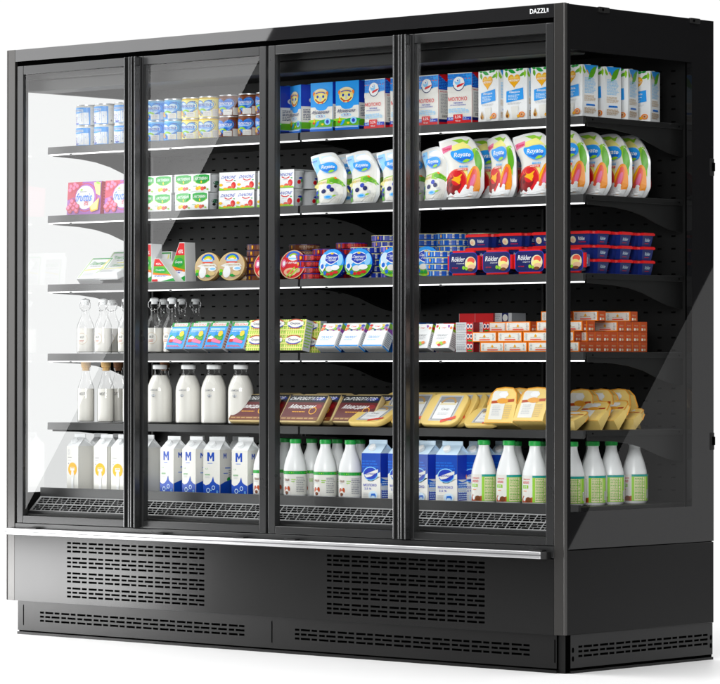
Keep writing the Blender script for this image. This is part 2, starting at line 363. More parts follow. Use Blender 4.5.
# doors
DOORS = [(-1.190, -.602, 1), (-.598, -.001, -1), (.0095, .604, 1), (.608, 1.198, -1)]
for x0, x1, hs in DOORS:
    z0, z1, w = .387, 1.9715, .030; dr = thing('door', ((x0+x1)/2, 0, z0)); dr.parent = CAB; ox = -(x0+x1)/2; T = Matrix.Translation((ox, 0, -z0))
    mb = MB()
    mb.box(x0, x0+w, .001, .026, z0, z1, 'frame', .0018); mb.box(x1-w, x1, .001, .026, z0, z1, 'frame', .0018)
    mb.box(x0+w, x1-w, .0015, .026, z1-w, z1, 'frame', .0018); mb.box(x0+w, x1-w, .0015, .026, z0, z0+.025, 'frame', .0018)
    mb.box(x0+w-.001, x1-w+.001, .018, .030, z0+.025, z0+.031, 'rubber')
    f = mb.build('frame', dr, T)
    mb = MB(); mb.add([(x0+w, .008, z0+.025), (x1-w, .008, z0+.025), (x1-w, .008, z1-w), (x0+w, .008, z1-w)], [[0, 1, 2, 3]], 'doorglass'); mb.build('glass', dr, T)
    xa, xb = (x1-.027, x1-.0015) if hs > 0 else (x0+.0015, x0+.021)
    mb = MB(); mb.box(xa, xa+.0055, -.032, -.006, z0+.001, z1-.002, 'handle', .0026, 4); mb.box(xb-.0060, xb, -.030, 0, z0+.001, z1-.002, 'handle', .0028, 4)
    mb.box(xa+.004, xb-.004, -.022, .001, z0+.001, z1-.002, 'rubber'); mb.build('handle', dr, T)
for u0 in (-1.192, -.604, -.0075, .0045, .606, 1.160):
    mb = MB(); mb.box(u0, u0+.011, .034, .046, .43, 1.905, 'ledbar', .003); st = mb.build('lamp_strip', CAB)
    mb = MB(); mb.box(u0+.001, u0+.010, .0325, .0355, 1.868, 1.9045, 'lamp', .001); mb.build('diffuser', st)

# shelves
ZS = [1.697, 1.457, 1.216, .974, .733]
def bracket(mb, x0, x1, z):
    pts = [(.172, -.030), (.30, -.034), (.38, -.042), (.45, -.056), (.52, -.078), (.58, -.094), (.64, -.102), (.657, -.103), (.657, -.004), (.172, -.004)]
    mb.prism(pts, lambda a, b, k: ((x0, x1)[k], a, z+b), 'inner')
for i, z in enumerate(ZS):
    for x0, x1 in ((-1.194, .0035), (.0135, 1.194)):
        sh = thing('shelf', ((x0+x1)/2, .15, z)); sh.parent = CAB; T = Matrix.Translation((-(x0+x1)/2, -.15, -z))
        mb = MB(); mb.box(x0, x1, .163, .655, z-.012, z, 'shelf', .001); mb.build('deck', sh, T)
        mb = MB(); mb.prism([(.150, 0), (.1625, .0005), (.1625, -.020), (.1555, -.0250), (.149, -.0250)], lambda a, b, k: ((x0, x1)[k], a, z+b), 'shelf'); mb.build('front_lip', sh, T)
        mb = MB(); zl = -.0262 if i < 4 else -.0195
        mb.box(x0+.004, x1-.004, .152, .164, z+zl-.0032, z+zl+.001, 'lamp', .001)
        lm = mb.build('lamp', sh, T)
        for xx in (x0+.11, x0+.60): mb = MB(); mb.box(xx, xx+.010, .1505, .1655, z+zl-.0066, z+zl, 'shelf'); mb.build('clip', lm, T)
        for xa in (x0+.001, x1-.004): mb = MB(); bracket(mb, xa, xa+.003, z-.001); mb.build('bracket', sh, T)
        if x1 > 1:
            mb = MB(); mb.box(x1, x1+.004, .165, .652, z-.018, z-.001, 'inner', .001)
            for y in (.19, .63): mb.box(x1+.0035, x1+.0046, y, y+.005, z-.012, z-.007, 'void')
            mb.build('side_flange', sh, T)
# lower deck and air intake
mb = MB(); mb.box(-1.2, 1.2, .133, .66, .478, .4995, 'inner', .001); mb.box(-1.2, 1.2, .120, .1325, .474, .5065, 'shelf', .001)
mb.build('bottom_deck', CAB)
mb = MB(); ya, za, yb, zb = .064, .4275, .117, .4755
L = math.hypot(yb-ya, zb-za); ey, ez = (yb-ya)/L, (zb-za)/L
cells = []; cp = .0465; rows = []
for c, shf in ((0, 0), (1, .0)):
    b0 = .0045+c*.0335
    for r in range(3):
        sl = []; x = -1.185+shf
        while x < 1.16:
            m_ = x+(.013, .026, .018)[(r+c) % 3]; sl += [(x, m_), (m_+.0016, x+cp-.0040)]; x += cp
        rows.append((b0+r*.0098, b0+r*.0098+.0086, sl))
perf_plate(mb, lambda a, b, d: (a, ya+ey*b+ez*d, za+ez*b-ey*d), -1.195, 1.195, 0, L, rows, 'grille', .002, 'grille')
gr = mb.build('air_grille', CAB)
mb = MB(); mb.box(-1.2, 1.2, .036, .132, .386, .4, 'inner'); mb.box(-1.2, 1.2, .047, .0635, .40, .427, 'shelf', .001); mb.box(-1.2, 1.2, .0665, .1315, .40, .405, 'void'); mb.box(-1.2, 1.2, .030, .0345, .386, .418, 'inner')
mb.build('air_duct', CAB)
#PRODUCTS
# ------------------------------------------------------------------ products
def copy_tree(o, parent=None):
    c = o.copy(); COL.objects.link(c)
    if parent: c.parent = parent
    for ch in [k for k in KIDS[o.name]]: copy_child(ch, c)
    return c
KIDS = {}
def copy_child(o, parent):
    c = o.copy(); COL.objects.link(c); c.parent = parent
    for g in KIDS.get(o.name, []): copy_child(g, c)
class Kind:
    def __init__(s, root, cat): s.root = root; s.cat = cat; s.used = False; s.map(root)
    def map(s, o):
        KIDS[o.name] = [c for c in COL.objects if c.parent == o]
        for c in KIDS[o.name]: s.map(c)
    d = 0
    def put(s, x, y, z, label, group, rz=0, rx=0, ry=0, sc=1):
        if rx < 0: z += s.d*math.sin(R(-rx))*(sc[1] if isinstance(sc, tuple) else sc)
        if isinstance(sc, tuple): S_ = Matrix.Diagonal((*sc, 1))
        else: S_ = Matrix.Scale(sc, 4)
        o = s.root if not s.used else copy_tree(s.root); s.used = True
        o.location = (x, y, z); o.rotation_mode = 'XYZ'
        o.matrix_basis = Matrix.Translation((x, y, z)) @ Matrix.Rotation(R(rz+random.uniform(-1.3, 1.3)), 4, 'Z') @ Matrix.Rotation(R(rx), 4, 'X') @ Matrix.Rotation(R(ry), 4, 'Y') @ S_
        return tag(o, label, s.cat, group)
ORD = ['first', 'second', 'third', 'fourth', 'fifth', 'sixth', 'seventh', 'eighth', 'ninth', 'tenth', 'eleventh', 'twelfth']
ROWW = ['front', 'second', 'third', 'rearmost']

def brick(name, w, d, h, body, front, side=None, top=None, bev=.0015):
    mb = MB(); mb.box(-w/2, w/2, 0, d, 0, h, body, bev)
    mb.art(front_fn(-w/2, 0, 0), front, w, h)
    if side: mb.art(right_fn(w/2, 0, 0), side, d, h); mb.art(lambda u, v, off: (-w/2-off, d-u, v), side, d, h)
    if top: mb.art(lambda u, v, off: (-w/2+u, v, h+off), top, w, d)
    return mb
def splash(y, a, n, ph=0, x0=0, x1=1): return [(x0+(x1-x0)*i/n, y+a*math.sin(ph+i*1.9)+a*.5*math.sin(i*3.1+ph)) for i in range(n+1)]

# --- tins
def tin(front, body, name):
    t = thing(name); r = .0365; h = .0685
    mb = MB(); mb.lathe([(r*.94, 0), (r, .0015), (r, .063), (r*.96, .066), (r*.93, h)], body, 36)
    cf = lambda u, v, off: ((r+off)*math.sin(u/r), -(r+off)*math.cos(u/r), v)
    L_ = .112; mb.art(lambda u, v, off: cf(u-L_/2, v, off), front, L_, .063, True)
    mb.build('body', t); mb = MB(); mb.lathe([(r*.93, h-.001), (r*.975, h-.001), (r*.975, h+.003), (r*.93, h+.003), (r*.90, h+.0012), (.001, h+.0012)], 'silver', 36, cap=False); mb.build('lid', t)
    return t
small = [('r', 0, .02, .80, .98, 'sky'), ('r', .10, .05, .76, .70, 'white'), ('p', [(.10, .60), (.24, .1), (.32, .03), (.42, .1), (.76, .62), (.76, .85)], 'royal'), ('p', [(.44, .05), (.76, .05), (.76, .48)], 'white'),
    ('e', .34, .80, .26, .15, 'sky'), ('r', .14, .74, .58, .88, 'mist'), ('t', 'молочко', .36, .81, .40, .11, 0, 'cobalt'), ('e', .30, .38, .075, .13, 'white'), ('o', .30, .38, .05, .09, .4, 0, 360, 'royal'), ('r', .80, .02, 1, .98, 'offwhite'),
    ('e', .90, .2, .03, .06, 'gray'), ('l', .83, .3, .97, .9, 9, 'ltgray')]
K_small = Kind(tin(small, 'offwhite', 'milk_tin'), 'milk tin')
def heart(bg_, rimc, mid='mist', ink='royal'):
    hp = []
    for i in range(36):
        a = 2*math.pi*i/36; hp.append((.47+.0215*16*math.sin(a)**3*.95, .58+.026*(13*math.cos(a)-5*math.cos(2*a)-2*math.cos(3*a)-math.cos(4*a))))
    def sc(k): return [(.47+(a-.47)*k, .60+(b-.60)*k) for a, b in hp]
    return [('r', 0, .02, 1, .98, bg_), ('p', sc(1.16), rimc), ('p', sc(1.0), 'sky'), ('p', sc(.86), mid), ('r', .24, .50, .72, .60, 'sky'), ('t', 'Малютка', .47, .68, .50, .17, .05, ink), ('t', 'premium', .47, .55, .38, .07, .05, 'white'),
        ('o', .42, .22, .17, .26, .35, 20, 160, 'lime'), ('e', .27, .25, .055, .10, 'amber'), ('e', .25, .37, .035, .065, 'orange'), ('e', .33, .20, .05, .08, 'tan'), ('e', .38, .12, .025, .05, 'royal'), ('r', .46, .05, .72, .34, 'offwhite'), ('t', 'с 0 мес', .58, .25, .2, .05, 0, 'gray'),
        ('l', .48, .08, .70, .2, 3, 'ltgray'), ('r', .74, .05, .98, .45, 'offwhite'), ('l', .76, .1, .96, .42, 6, 'ltgray')]
K_hb = Kind(tin(heart('sky', 'cobalt'), 'pale', 'formula_tin'), 'formula tin')
K_hy = Kind(tin(heart('lemon', 'cobalt'), 'yellow', 'formula_tin'), 'formula tin')
K_hd = Kind(tin(heart('brown', 'cobalt', 'blue', 'white'), 'brown', 'formula_tin'), 'formula tin')
zt = ZS[0]+.0015
for i, u in enumerate((86.5, 104.5, 124.5, 141)):
    for k in range(2):
        K_small.put(gx(u, .21), .21, zt+k*.0712, '%s blue and white milk tin from the left on the top shelf, %s tier' % (ORD[i], ('lower', 'upper')[k]), 'blue and white milk tins on the top shelf', 14 if i != 2 else 30)
for i, (u, K, c) in enumerate(((157.5, K_hb, 'pale blue'), (174.5, K_hb, 'pale blue'), (192.5, K_hy, 'yellow'), (209.5, K_hy, 'yellow'), (229.5, K_hd, 'brown'), (249, K_hd, 'brown'), (266.5, K_hd, 'brown'))):
    for k in range(2):
        n = 'leftmost' if i in (0, 2, 4) else 'middle' if i == 5 else 'rightmost'
        K.put(gx(u, .21), .21, zt+k*.0712, '%s %s formula tin with blue heart badge, %s tier' % (n, c, ('lower', 'upper')[k]), 'formula tins with heart badges on the top shelf', 16)

# --- top shelf cartons
CW, CD, CH = .094, .074, .159
def carton(name, body, front, side, top='white'):
    t = thing(name); brick(name, CW, CD, CH, body, front, side).build('body', t)
    mb = MB(); mb.box(-CW/2+.002, CW/2-.002, CD*.42, CD*.58, CH, CH+.0025, body, .0008); mb.build('top_seam', t); return t
grass = lambda y: [('r', 0, .05, 1, y, 'grass')]+[('e', .1+.2*i, y-.01, .16, .03+.012*(i % 2), ('lime', 'grass', 'green')[i % 3]) for i in range(5)]
blu = [('r', 0, .0, 1, 1, 'sky'), ('r', 0, .08, 1, .50, 'offwhite'), ('p', [(.18, .52), (.28, .45), (.4, .425), (.6, .425), (.72, .45), (.82, .52)], 'sky'), ('r', .0, .085, 1, .22, 'grass'), ('e', .2, .215, .3, .03, 'lime'), ('e', .75, .205, .35, .035, 'green'),
    ('p', [(.30, .2), (.42, .22), (.36, .14), (.28, .1), (.2, .1)], 'sky'), ('e', .15, .17, .05, .025, 'red'), ('e', .55, .14, .06, .02, 'yellow'), ('e', .78, .19, .14, .07, 'pale'), ('e', .78, .19, .07, .04, 'royal'), ('p', [(.14, .2), (.17, .28), (.23, .2), (.19, .17)], 'amber'),
    ('e', .47, .76, .34, .115, 'cream'), ('e', .17, .77, .05, .045, 'orange'), ('e', .77, .77, .05, .045, 'orange'), ('e', .47, .70, .31, .135, 'cheese'), ('e', .47, .665, .27, .105, 'lemon'), ('o', .47, .70, .27, .12, .22, 200, 340, 'rust'), ('o', .47, .76, .25, .05, .3, 15, 165, 'royal'),
    ('e', .34, .71, .05, .03, 'royal'), ('e', .60, .71, .05, .03, 'royal'), ('e', .47, .665, .055, .05, 'ltgray'), ('e', .38, .58, .04, .015, 'coral'), ('e', .56, .58, .04, .015, 'coral'),
    ('t', 'Муравушка', .48, .385, .76, .085, .15, 'navy'), ('t', '2,5', .48, .305, .2, .04, 0, 'royal'), ('o', .48, .305, .22, .035, .2, 0, 360, 'pale'), ('r', 0, 0, 1, .05, 'blue'), ('r', 0, .05, 1, .065, 'mist')]
blus = [('r', 0, 0, 1, 1, 'royal'), ('r', 0, .08, 1, .55, 'offwhite'), ('r', 0, .085, 1, .22, 'grass'), ('r', 0, 0, 1, .05, 'navy'), ('r', .55, .78, .8, .97, 'offwhite'), ('e', .6, .68, .22, .06, 'ltgray'), ('e', .6, .68, .12, .035, 'brown'), ('l', .1, .27, .9, .5, 7, 'navy'), ('e', .7, .30, .2, .04, 'navy')]
K_blu = Kind(carton('milk_carton', 'sky', blu, blus), 'milk carton')
zig = [('r', .0+.125*i, .875, .06+.125*i, .89, 'coral') for i in range(8)]
red = [('r', 0, 0, 1, 1, 'offwhite'), ('r', 0, .73, 1, .985, 'sky'), ('l', 0, .895, 1, .98, 4, 'royal'), ('l', 0, .75, 1, .86, 5, 'blue')]+zig+[('p', [(0, .73), (.25, .70), (.5, .67), (.62, .69), (.8, .74), (1, .75), (1, .65), (0, .62)], 'offwhite'),
    ('e', .47, .79, .24, .135, 'white'), ('o', .47, .79, .25, .15, .12, 190, 350, 'navy'), ('e', .42, .83, .12, .07, 'pale'), ('e', .40, .86, .09, .04, 'white'), ('p', [(.38, .73), (.42, .76), (.62, .79), (.74, .80), (.60, .745), (.42, .71)], 'red'), ('e', .43, .85, .025, .015, 'royal'),
    ('t', 'МОЛОКО', .43, .485, .78, .075, 0, 'red'), ('t', 'питьевое', .45, .405, .38, .028, 0, 'royal'), ('t', 'ультрапастеризованное', .45, .36, .66, .026, 0, 'royal'), ('l', .05, .2, .95, .3, 4, 'pale'), ('r', 0, .055, 1, .12, 'royal'), ('r', 0, 0, 1, .055, 'red'), ('l', .05, .065, .95, .11, 2, 'mist'),
    ('r', .26, .0, .64, .175, 'red'), ('t', '3,2%', .45, .12, .26, .06, 0, 'white'), ('t', '925 мл', .45, .045, .2, .03, 0, 'white')]
reds = [('r', 0, 0, 1, 1, 'offwhite'), ('r', 0, .70, 1, 1, 'royal'), ('l', 0, .72, 1, .97, 8, 'sky'), ('p', [(0, 1), (1, 1), (.5, .86)], 'red'), ('t', 'МОЛОКО', .5, .66, .8, .03, 0, 'red'), ('l', .12, .22, .88, .62, 15, 'gray'), ('l', .2, .14, .8, .2, 3, 'black'), ('r', 0, .05, 1, .11, 'navy'), ('r', 0, 0, 1, .05, 'red')]
K_red = Kind(carton('milk_carton', 'red', red, reds), 'milk carton')
hrt = [(.47+.0175*16*math.sin(a)**3*.9, .775+.0095*(13*math.cos(a)-5*math.cos(2*a)-2*math.cos(3*a)-math.cos(4*a))) for a in [2*math.pi*i/30 for i in range(30)]]
leaf = lambda x, y, a, l, w, c: ('p', [(x+l*t*math.cos(a)-w*math.sin(math.pi*t)*math.sin(a), y+.55*(l*t*math.sin(a)+w*math.sin(math.pi*t)*math.cos(a))) for t in (0, .25, .5, .75, 1)]+[(x+l*t*math.cos(a)+w*math.sin(math.pi*t)*math.sin(a), y+.55*(l*t*math.sin(a)-w*math.sin(math.pi*t)*math.cos(a))) for t in (.75, .5, .25)], c)
alm = [('r', 0, 0, 1, 1, 'white'), leaf(.22, .98, 3.0, .18, .04, 'green'), leaf(.12, .97, 4.9, .26, .06, 'grass'), leaf(.2, .99, 5.9, .36, .07, 'green'), leaf(.52, .97, .1, .2, .05, 'green'), leaf(.98, .93, 3.6, .34, .06, 'grass'), leaf(.86, .99, 3.3, .2, .04, 'green'), leaf(.92, .98, 4.7, .3, .05, 'lime'),
    ('p', hrt, 'gold'), ('p', [(.47+(a-.47)*.86, .78+(b-.78)*.86) for a, b in hrt], 'amber'), ('t', 'Зелёное', .47, .835, .36, .05, .2, 'lemon'), ('t', 'молоко', .47, .775, .40, .045, .2, 'white'),
    ('p', [(.15, .565), (.85, .625), (.87, .40), (.15, .345)], 'sky'), ('t', 'Миндаль', .50, .545, .46, .055, .1, 'white'), ('l', .22, .39, .72, .50, 4, 'mist'), ('l', .2, .30, .82, .345, 2, 'ltgray'),
    ('p', [(.34, .26), (.66, .27), (.62, .02), (.40, .02)], 'offwhite'), ('e', .2, .095, .075, .05, 'gold'), ('p', [(.13, .11), (.2, .21), (.26, .11)], 'tan'), ('e', .19, .08, .04, .03, 'brown'), ('e', .80, .10, .125, .055, 'orange'), ('e', .81, .10, .075, .035, 'beige'), ('e', .66, .07, .06, .03, 'gold'), ('e', .80, .10, .035, .018, 'rust')]
alms = [('r', 0, 0, 1, 1, 'white'), ('p', [(.10, 1), (1, 1), (.72, .84), (.5, .80), (.26, .86)], 'sky'), leaf(.9, .99, 3.9, .75, .14, 'grass'), ('p', [(0, .98), (.2, .86), (.12, .82), (0, .88)], 'lime'), ('p', [(.22, .9), (.34, .83), (.45, .80), (.30, .9)], 'amber'),
    ('l', .12, .45, .88, .76, 12, 'pale'), ('l', .1, .30, .9, .42, 5, 'beige'), ('p', [(.2, .21), (.25, .245), (.75, .245), (.8, .21)], 'sky'), ('t', 'ммаа', .5, .225, .56, .03, 0, 'royal'), ('l', .1, .06, .9, .18, 5, 'tan')]
K_alm = Kind(carton('almond_drink_carton', 'white', alm, alms), 'drink carton')
def cart(K, u, y, rz, lab, grp): # u = column of the front left edge
    x = gx(u, y)+CW/2; K.put(x, y, zt, lab, grp, rz)
g1 = 'blue milk cartons on the top shelf'; g2 = 'red and blue milk cartons on the top shelf'; g3 = 'almond drink cartons on the top shelf'
cart(K_blu, 262, .19, -14, 'leftmost blue carton, mostly hidden behind the door frame', g1)
cart(K_blu, 285, .200, -24, 'blue milk carton turned away to show its side, above the shelf joint', g1)
cart(K_blu, 311, .170, 3, 'blue milk carton second from the red and blue ones', g1)
cart(K_blu, 336.5, .168, 6, 'blue milk carton touching the red and blue ones', g1)
for i, (u, a) in enumerate(((364, -4), (391, 2), (416.5, -2), (448.5, 4))):
    cart(K_red, u, .172, a, '%s red and blue milk carton from the left on the top shelf' % ORD[i], g2)
for i, (u, a) in enumerate(((477, -9), (503.5, 2), (531, 0))):
    cart(K_alm, u, .17, a, '%s almond drink carton from the left, beside the red and blue cartons' % ORD[i], g3)
for j, (y, a, dx) in enumerate(((.176, 0, 0), (.289, -3, 0), (.392, 14, .002), (.503, 14, .004))):
    K_alm.put(1.172-CW/2+dx, y, zt, '%s almond drink carton seen through the side window' % (ROWW[j]+('' if j else 'most')), g3, a)
for i, u in enumerate((477, 503.5, 531)):
    K_alm.put(gx(u, .17)+CW/2, .285, zt, 'almond drink carton in second row, %s from the left' % ORD[i], g3, 2)

# --- second shelf: fruit yogurt multipacks, sleeves of cups, pouches
zt = ZS[1]+.0015
fr = [('r', 0, 0, 1, 1, 'purple'), ('p', [(0, .45), (.25, .55), (.45, 1), (0, 1)], 'berry'), ('e', .55, .52, .345, .44, 'berry'), ('e', .55, .52, .32, .41, 'purple'), ('e', .53, .52, .28, .36, 'white')]
for x, y in ((.10, .86), (.22, .92), (.08, .74), (.20, .80), (.30, .86), (.10, .12), (.20, .2), (.30, .12), (.12, .28), (.24, .32), (.06, .2), (.17, .40), (.33, .24)): fr += [('e', x, y, .065, .085, 'berry'), ('e', x-.012, y+.02, .045, .055, 'pink')]
fr += [('p', [(.80, .96), (1, .96), (1, .55), (.88, .62)], 'lemon'), ('p', [(.70, .22), (.98, .5), (.95, .12), (.75, .06)], 'amber'), ('p', [(.72, .24), (.95, .46), (.92, .16), (.77, .11)], 'lemon'), leaf(.88, .99, 5.2, .2, .05, 'lime'), leaf(.42, .72, 1.2, .12, .04, 'lime'),
    ('t', 'fruttis', .53, .525, .47, .26, .12, 'blue'), ('t', '8%', .60, .33, .13, .14, .1, 'berry'), ('l', .4, .66, .68, .72, 1, 'gray')]
t = thing('yogurt_multipack'); brick('p', .168, .115, .114, 'purple', fr, [('r', 0, 0, 1, 1, 'berry'), ('l', .1, .1, .9, .9, 9, 'pink')]).build('sleeve', t)
K_fr = Kind(t, 'yogurt pack')
K_fr.put(gx(66, .17)+.085, .172, zt, 'left purple fruit yogurt pack at the far left end', 'purple fruit yogurt packs', 0, -4)
K_fr.put(gx(103.5, .17)+.086, .170, zt, 'right purple fruit yogurt pack beside the first door handle', 'purple fruit yogurt packs', 0, -4)
def cups(unit, name):
    t = thing(name); w = .0815; h = .060; mb = MB()
    mb.box(-w, w, 0, .0012, 0, h, 'white'); mb.box(-w, w, 0, .155, h-.0012, h, 'white')
    for q in range(2): mb.art(front_fn(-w+q*w, 0, 0), unit, w, h)
    mb.build('sleeve', t)
    for ix in range(2):
        for iy in range(2):
            c = MB(); cx_, cy_ = -w/2+ix*w, .040+iy*.077
            c.lathe([(.026, .0005), (.028, .004), (.0345, .050), (.037, .0535), (.037, .0575), (.030, .058)], 'cup', 24, cx_, cy_)
            rr = lambda u, v, off: (cx_+(.0275+.0075*v/.05+off)*math.sin(u/.03), cy_-(.0275+.0075*v/.05+off)*math.cos(u/.03), v)
            c.art(lambda u, v, off: rr(u+.03, v+.01, off), [('r', 0, 0, 1, 1, 'ltgray'), ('e', .35, .3, .2, .22, 'red'), ('e', .7, .45, .15, .2, 'green'), ('e', .5, .7, .25, .1, 'royal')] if unit is dan else [('r', 0, 0, 1, 1, 'ltgray'), ('e', .5, .6, .4, .2, 'dkgreen'), ('e', .4, .25, .2, .15, 'black')], .035, .032, True, base=.001)
            c.build('cup', t)
    return t
act = [('r', .0, .0, 1, 1, 'white'), ('p', [(.06, .90), (.28, .96), (.72, .96), (.94, .90), (.94, .60), (.72, .46), (.5, .42), (.28, .46), (.06, .60)], 'green'), ('o', .5, .72, .44, .30, .1, 200, 340, 'lime'), ('t', 'АКТИВИА', .5, .74, .72, .16, .06, 'white'), ('e', .5, .55, .04, .07, 'yellow'),
    ('e', .28, .18, .10, .10, 'amber'), ('e', .40, .22, .09, .10, 'yellow'), ('e', .56, .17, .10, .11, 'coral'), ('e', .70, .2, .07, .08, 'rust'), ('e', .85, .12, .06, .05, 'lime'), ('t', 'чернослив', .15, .30, .22, .06, 0, 'green'), ('r', 0, 0, .006, 1, 'ltgray')]
dan = [('r', 0, 0, 1, 1, 'white'), ('t', 'DANONE', .52, .73, .78, .17, .12, 'royal'), ('o', .55, .66, .26, .16, .3, 200, 335, 'red'), ('l', .38, .42, .66, .46, 1, 'gray'), ('e', .80, .27, .13, .18, 'red'), ('e', .76, .22, .07, .10, 'coral'), leaf(.84, .5, 1.0, .12, .06, 'green'), ('e', .58, .14, .12, .09, 'coral'), ('e', .1, .30, .09, .08, 'yellow'),
    ('t', '2,9%', .13, .30, .2, .07, 0, 'orange'), ('p', [(0, 0), (1, 0), (1, .06), (.6, .12), (.3, .08), (0, .15)], 'lime'), ('e', .35, .1, .12, .06, 'amber'), ('r', 0, 0, .006, 1, 'ltgray')]
K_act = Kind(cups(act, 'yogurt_multipack'), 'yogurt pack'); K_dan = Kind(cups(dan, 'yogurt_multipack'), 'yogurt pack')
for i, u in enumerate((137.2, 174.5)):
    for k in range(2): K_act.put(gx(u, .17)+.0815, .17+.004*k, zt+k*.0612, '%s %s green and white yogurt pack' % (('upper', 'lower')[1-k], ('left', 'right')[i]), 'green and white yogurt packs', 2*(k*2-1)*i)
for i, u in enumerate((218.5, 257.0)):
    for k in range(2): K_dan.put(gx(u, .17)+.0815, .172+.004*k, zt+k*.0612, '%s white strawberry yogurt pack, %s of the thin door gap' % (('lower', 'upper')[k], ('left', 'right')[i]), 'white strawberry yogurt packs', 0)
for k in range(2): K_dan.put(gx(257, .17)+.0815, .335+.004*k, zt+k*.0612, '%s white strawberry yogurt pack in the back row' % ('lower', 'upper')[k], 'white strawberry yogurt packs', 0)

def pouch(name, W_, H_, art, border='white'):
    def lf(t): return [.20, .19, .17, .18, .20, .20, .15, .07, .02, .0][min(9, int(t*9))]*(1-(t*9 % 1))+[.20, .19, .17, .18, .20, .20, .15, .07, .02, .0, 0][min(10, int(t*9)+1)]*(t*9 % 1)
    def rg(t): return .86+.14*min(1, t/.22)**.7 if t < .75 else 1-.10*((t-.75)/.25)**2
    def top(s): return .93+.07*math.sin(min(1, s/.62)*math.pi/2) if s < .62 else 1-.26*((s-.62)/.38)**2.4
    def th(s, t): return (.028*(1-t)**.6+.0015)*max(0, 1-(2*s-1)**4)+.0006
    def pos(s, t, sg, off=0):
        z = t*top(s)*H_; x = (lf(t)+(rg(t)-lf(t))*s-.56)*W_
        return (x, .03+sg*(th(s, t)+off), z)
    n, m = 22, 24; t_ = thing(name)
    mb = MB()
    for sg in (-1, 1):
        vs = [pos(i/n, j/m, sg) for j in range(m+1) for i in range(n+1)]
        fs = [[j*(n+1)+i, j*(n+1)+i+1, (j+1)*(n+1)+i+1, (j+1)*(n+1)+i] for j in range(m) for i in range(n)]
        mb.add(vs, fs if sg < 0 else [f[::-1] for f in fs], 'pouchfilm', True)
    ed = [(0, j/m) for j in range(m+1)]+[(i/n, 1) for i in range(1, n+1)]+[(1, 1-j/m) for j in range(1, m+1)]+[(1-i/n, 0) for i in range(1, n)]
    vs = [pos(a, b, -1) for a, b in ed]+[pos(a, b, 1) for a, b in ed]; q = len(ed); mb.add(vs, [[i, (i+1) % q, q+(i+1) % q, q+i] for i in range(q)], 'pouchfilm')
    mb.art(lambda u, v, off: pos(.05+u*.90, .03+v*.93, -1, off), art, 1, 1, True, base=.0009, step=.0002)
    mb.art(lambda u, v, off: pos(.95-u*.90, .03+v*.93, 1, off), art, 1, 1, True, base=.0009, step=.0002)
    mb.build('pouch', t_); return t_
def badge(y, s=1): return [('P', [(.22, y), (.24, y+.10*s), (.38, y+.09*s), (.55, y+.12*s), (.86, y+.11*s), (.84, y-.04*s), (.72, y-.11*s), (.52, y-.14*s), (.34, y-.08*s)], 'sky'), ('p', [(.30, y-.04*s), (.50, y-.10*s), (.74, y-.07*s), (.80, y+.0*s), (.52, y-.04*s)], 'blue'), ('t', 'Royate', .54, y+.01*s, .46, .10*s, .15, 'white'), leaf(.52, y-.115*s, .35, .26, .05, 'lime')]
bl = [('r', 0, 0, 1, 1, 'offwhite'), ('p', [(0, .62), (1, .60), (1, .98), (0, .98)], 'mist'), ('p', [(0, .98), (.25, .98), (.3, .75), (0, .62)], 'pale'), ('e', .65, .9, .3, .06, 'white'), ('p', [(0, .47), (.4, .50), (.7, .53), (1, .52), (1, .40), (0, .35)], 'lime'), ('e', .8, .46, .25, .05, 'grass'), ('e', .15, .38, .3, .07, 'lemon'), ('p', [(.05, .45), (.48, .49), (.46, .40), (.05, .36)], 'cream'), ('t', 'ЙОГУРТ', .26, .425, .36, .045, .1, 'tan'),
    ('p', [(0, .37), (.5, .40), (1, .34), (1, 0), (0, 0)], 'offwhite'), ('p', [(0, .25), (.2, .28), (.25, .0), (0, 0)], 'grass'), ('e', .12, .22, .07, .04, 'royal'), ('e', .16, .12, .07, .04, 'navy'), ('e', .07, .15, .06, .03, 'royal'), ('e', .40, .24, .085, .045, 'navy'), ('e', .58, .33, .085, .045, 'royal'), ('e', .70, .27, .085, .045, 'navy'), ('e', .84, .20, .06, .035, 'ltgray'), ('e', .60, .12, .16, .04, 'pale'), ('e', .6, .12, .10, .022, 'sky'), leaf(.74, .13, .5, .16, .03, 'lime'), ('e', .8, .52, .05, .02, 'orange')]+badge(.73, .9)+[('t', 'Royate', .10, .90, .24, .05, .2, 'royal')]
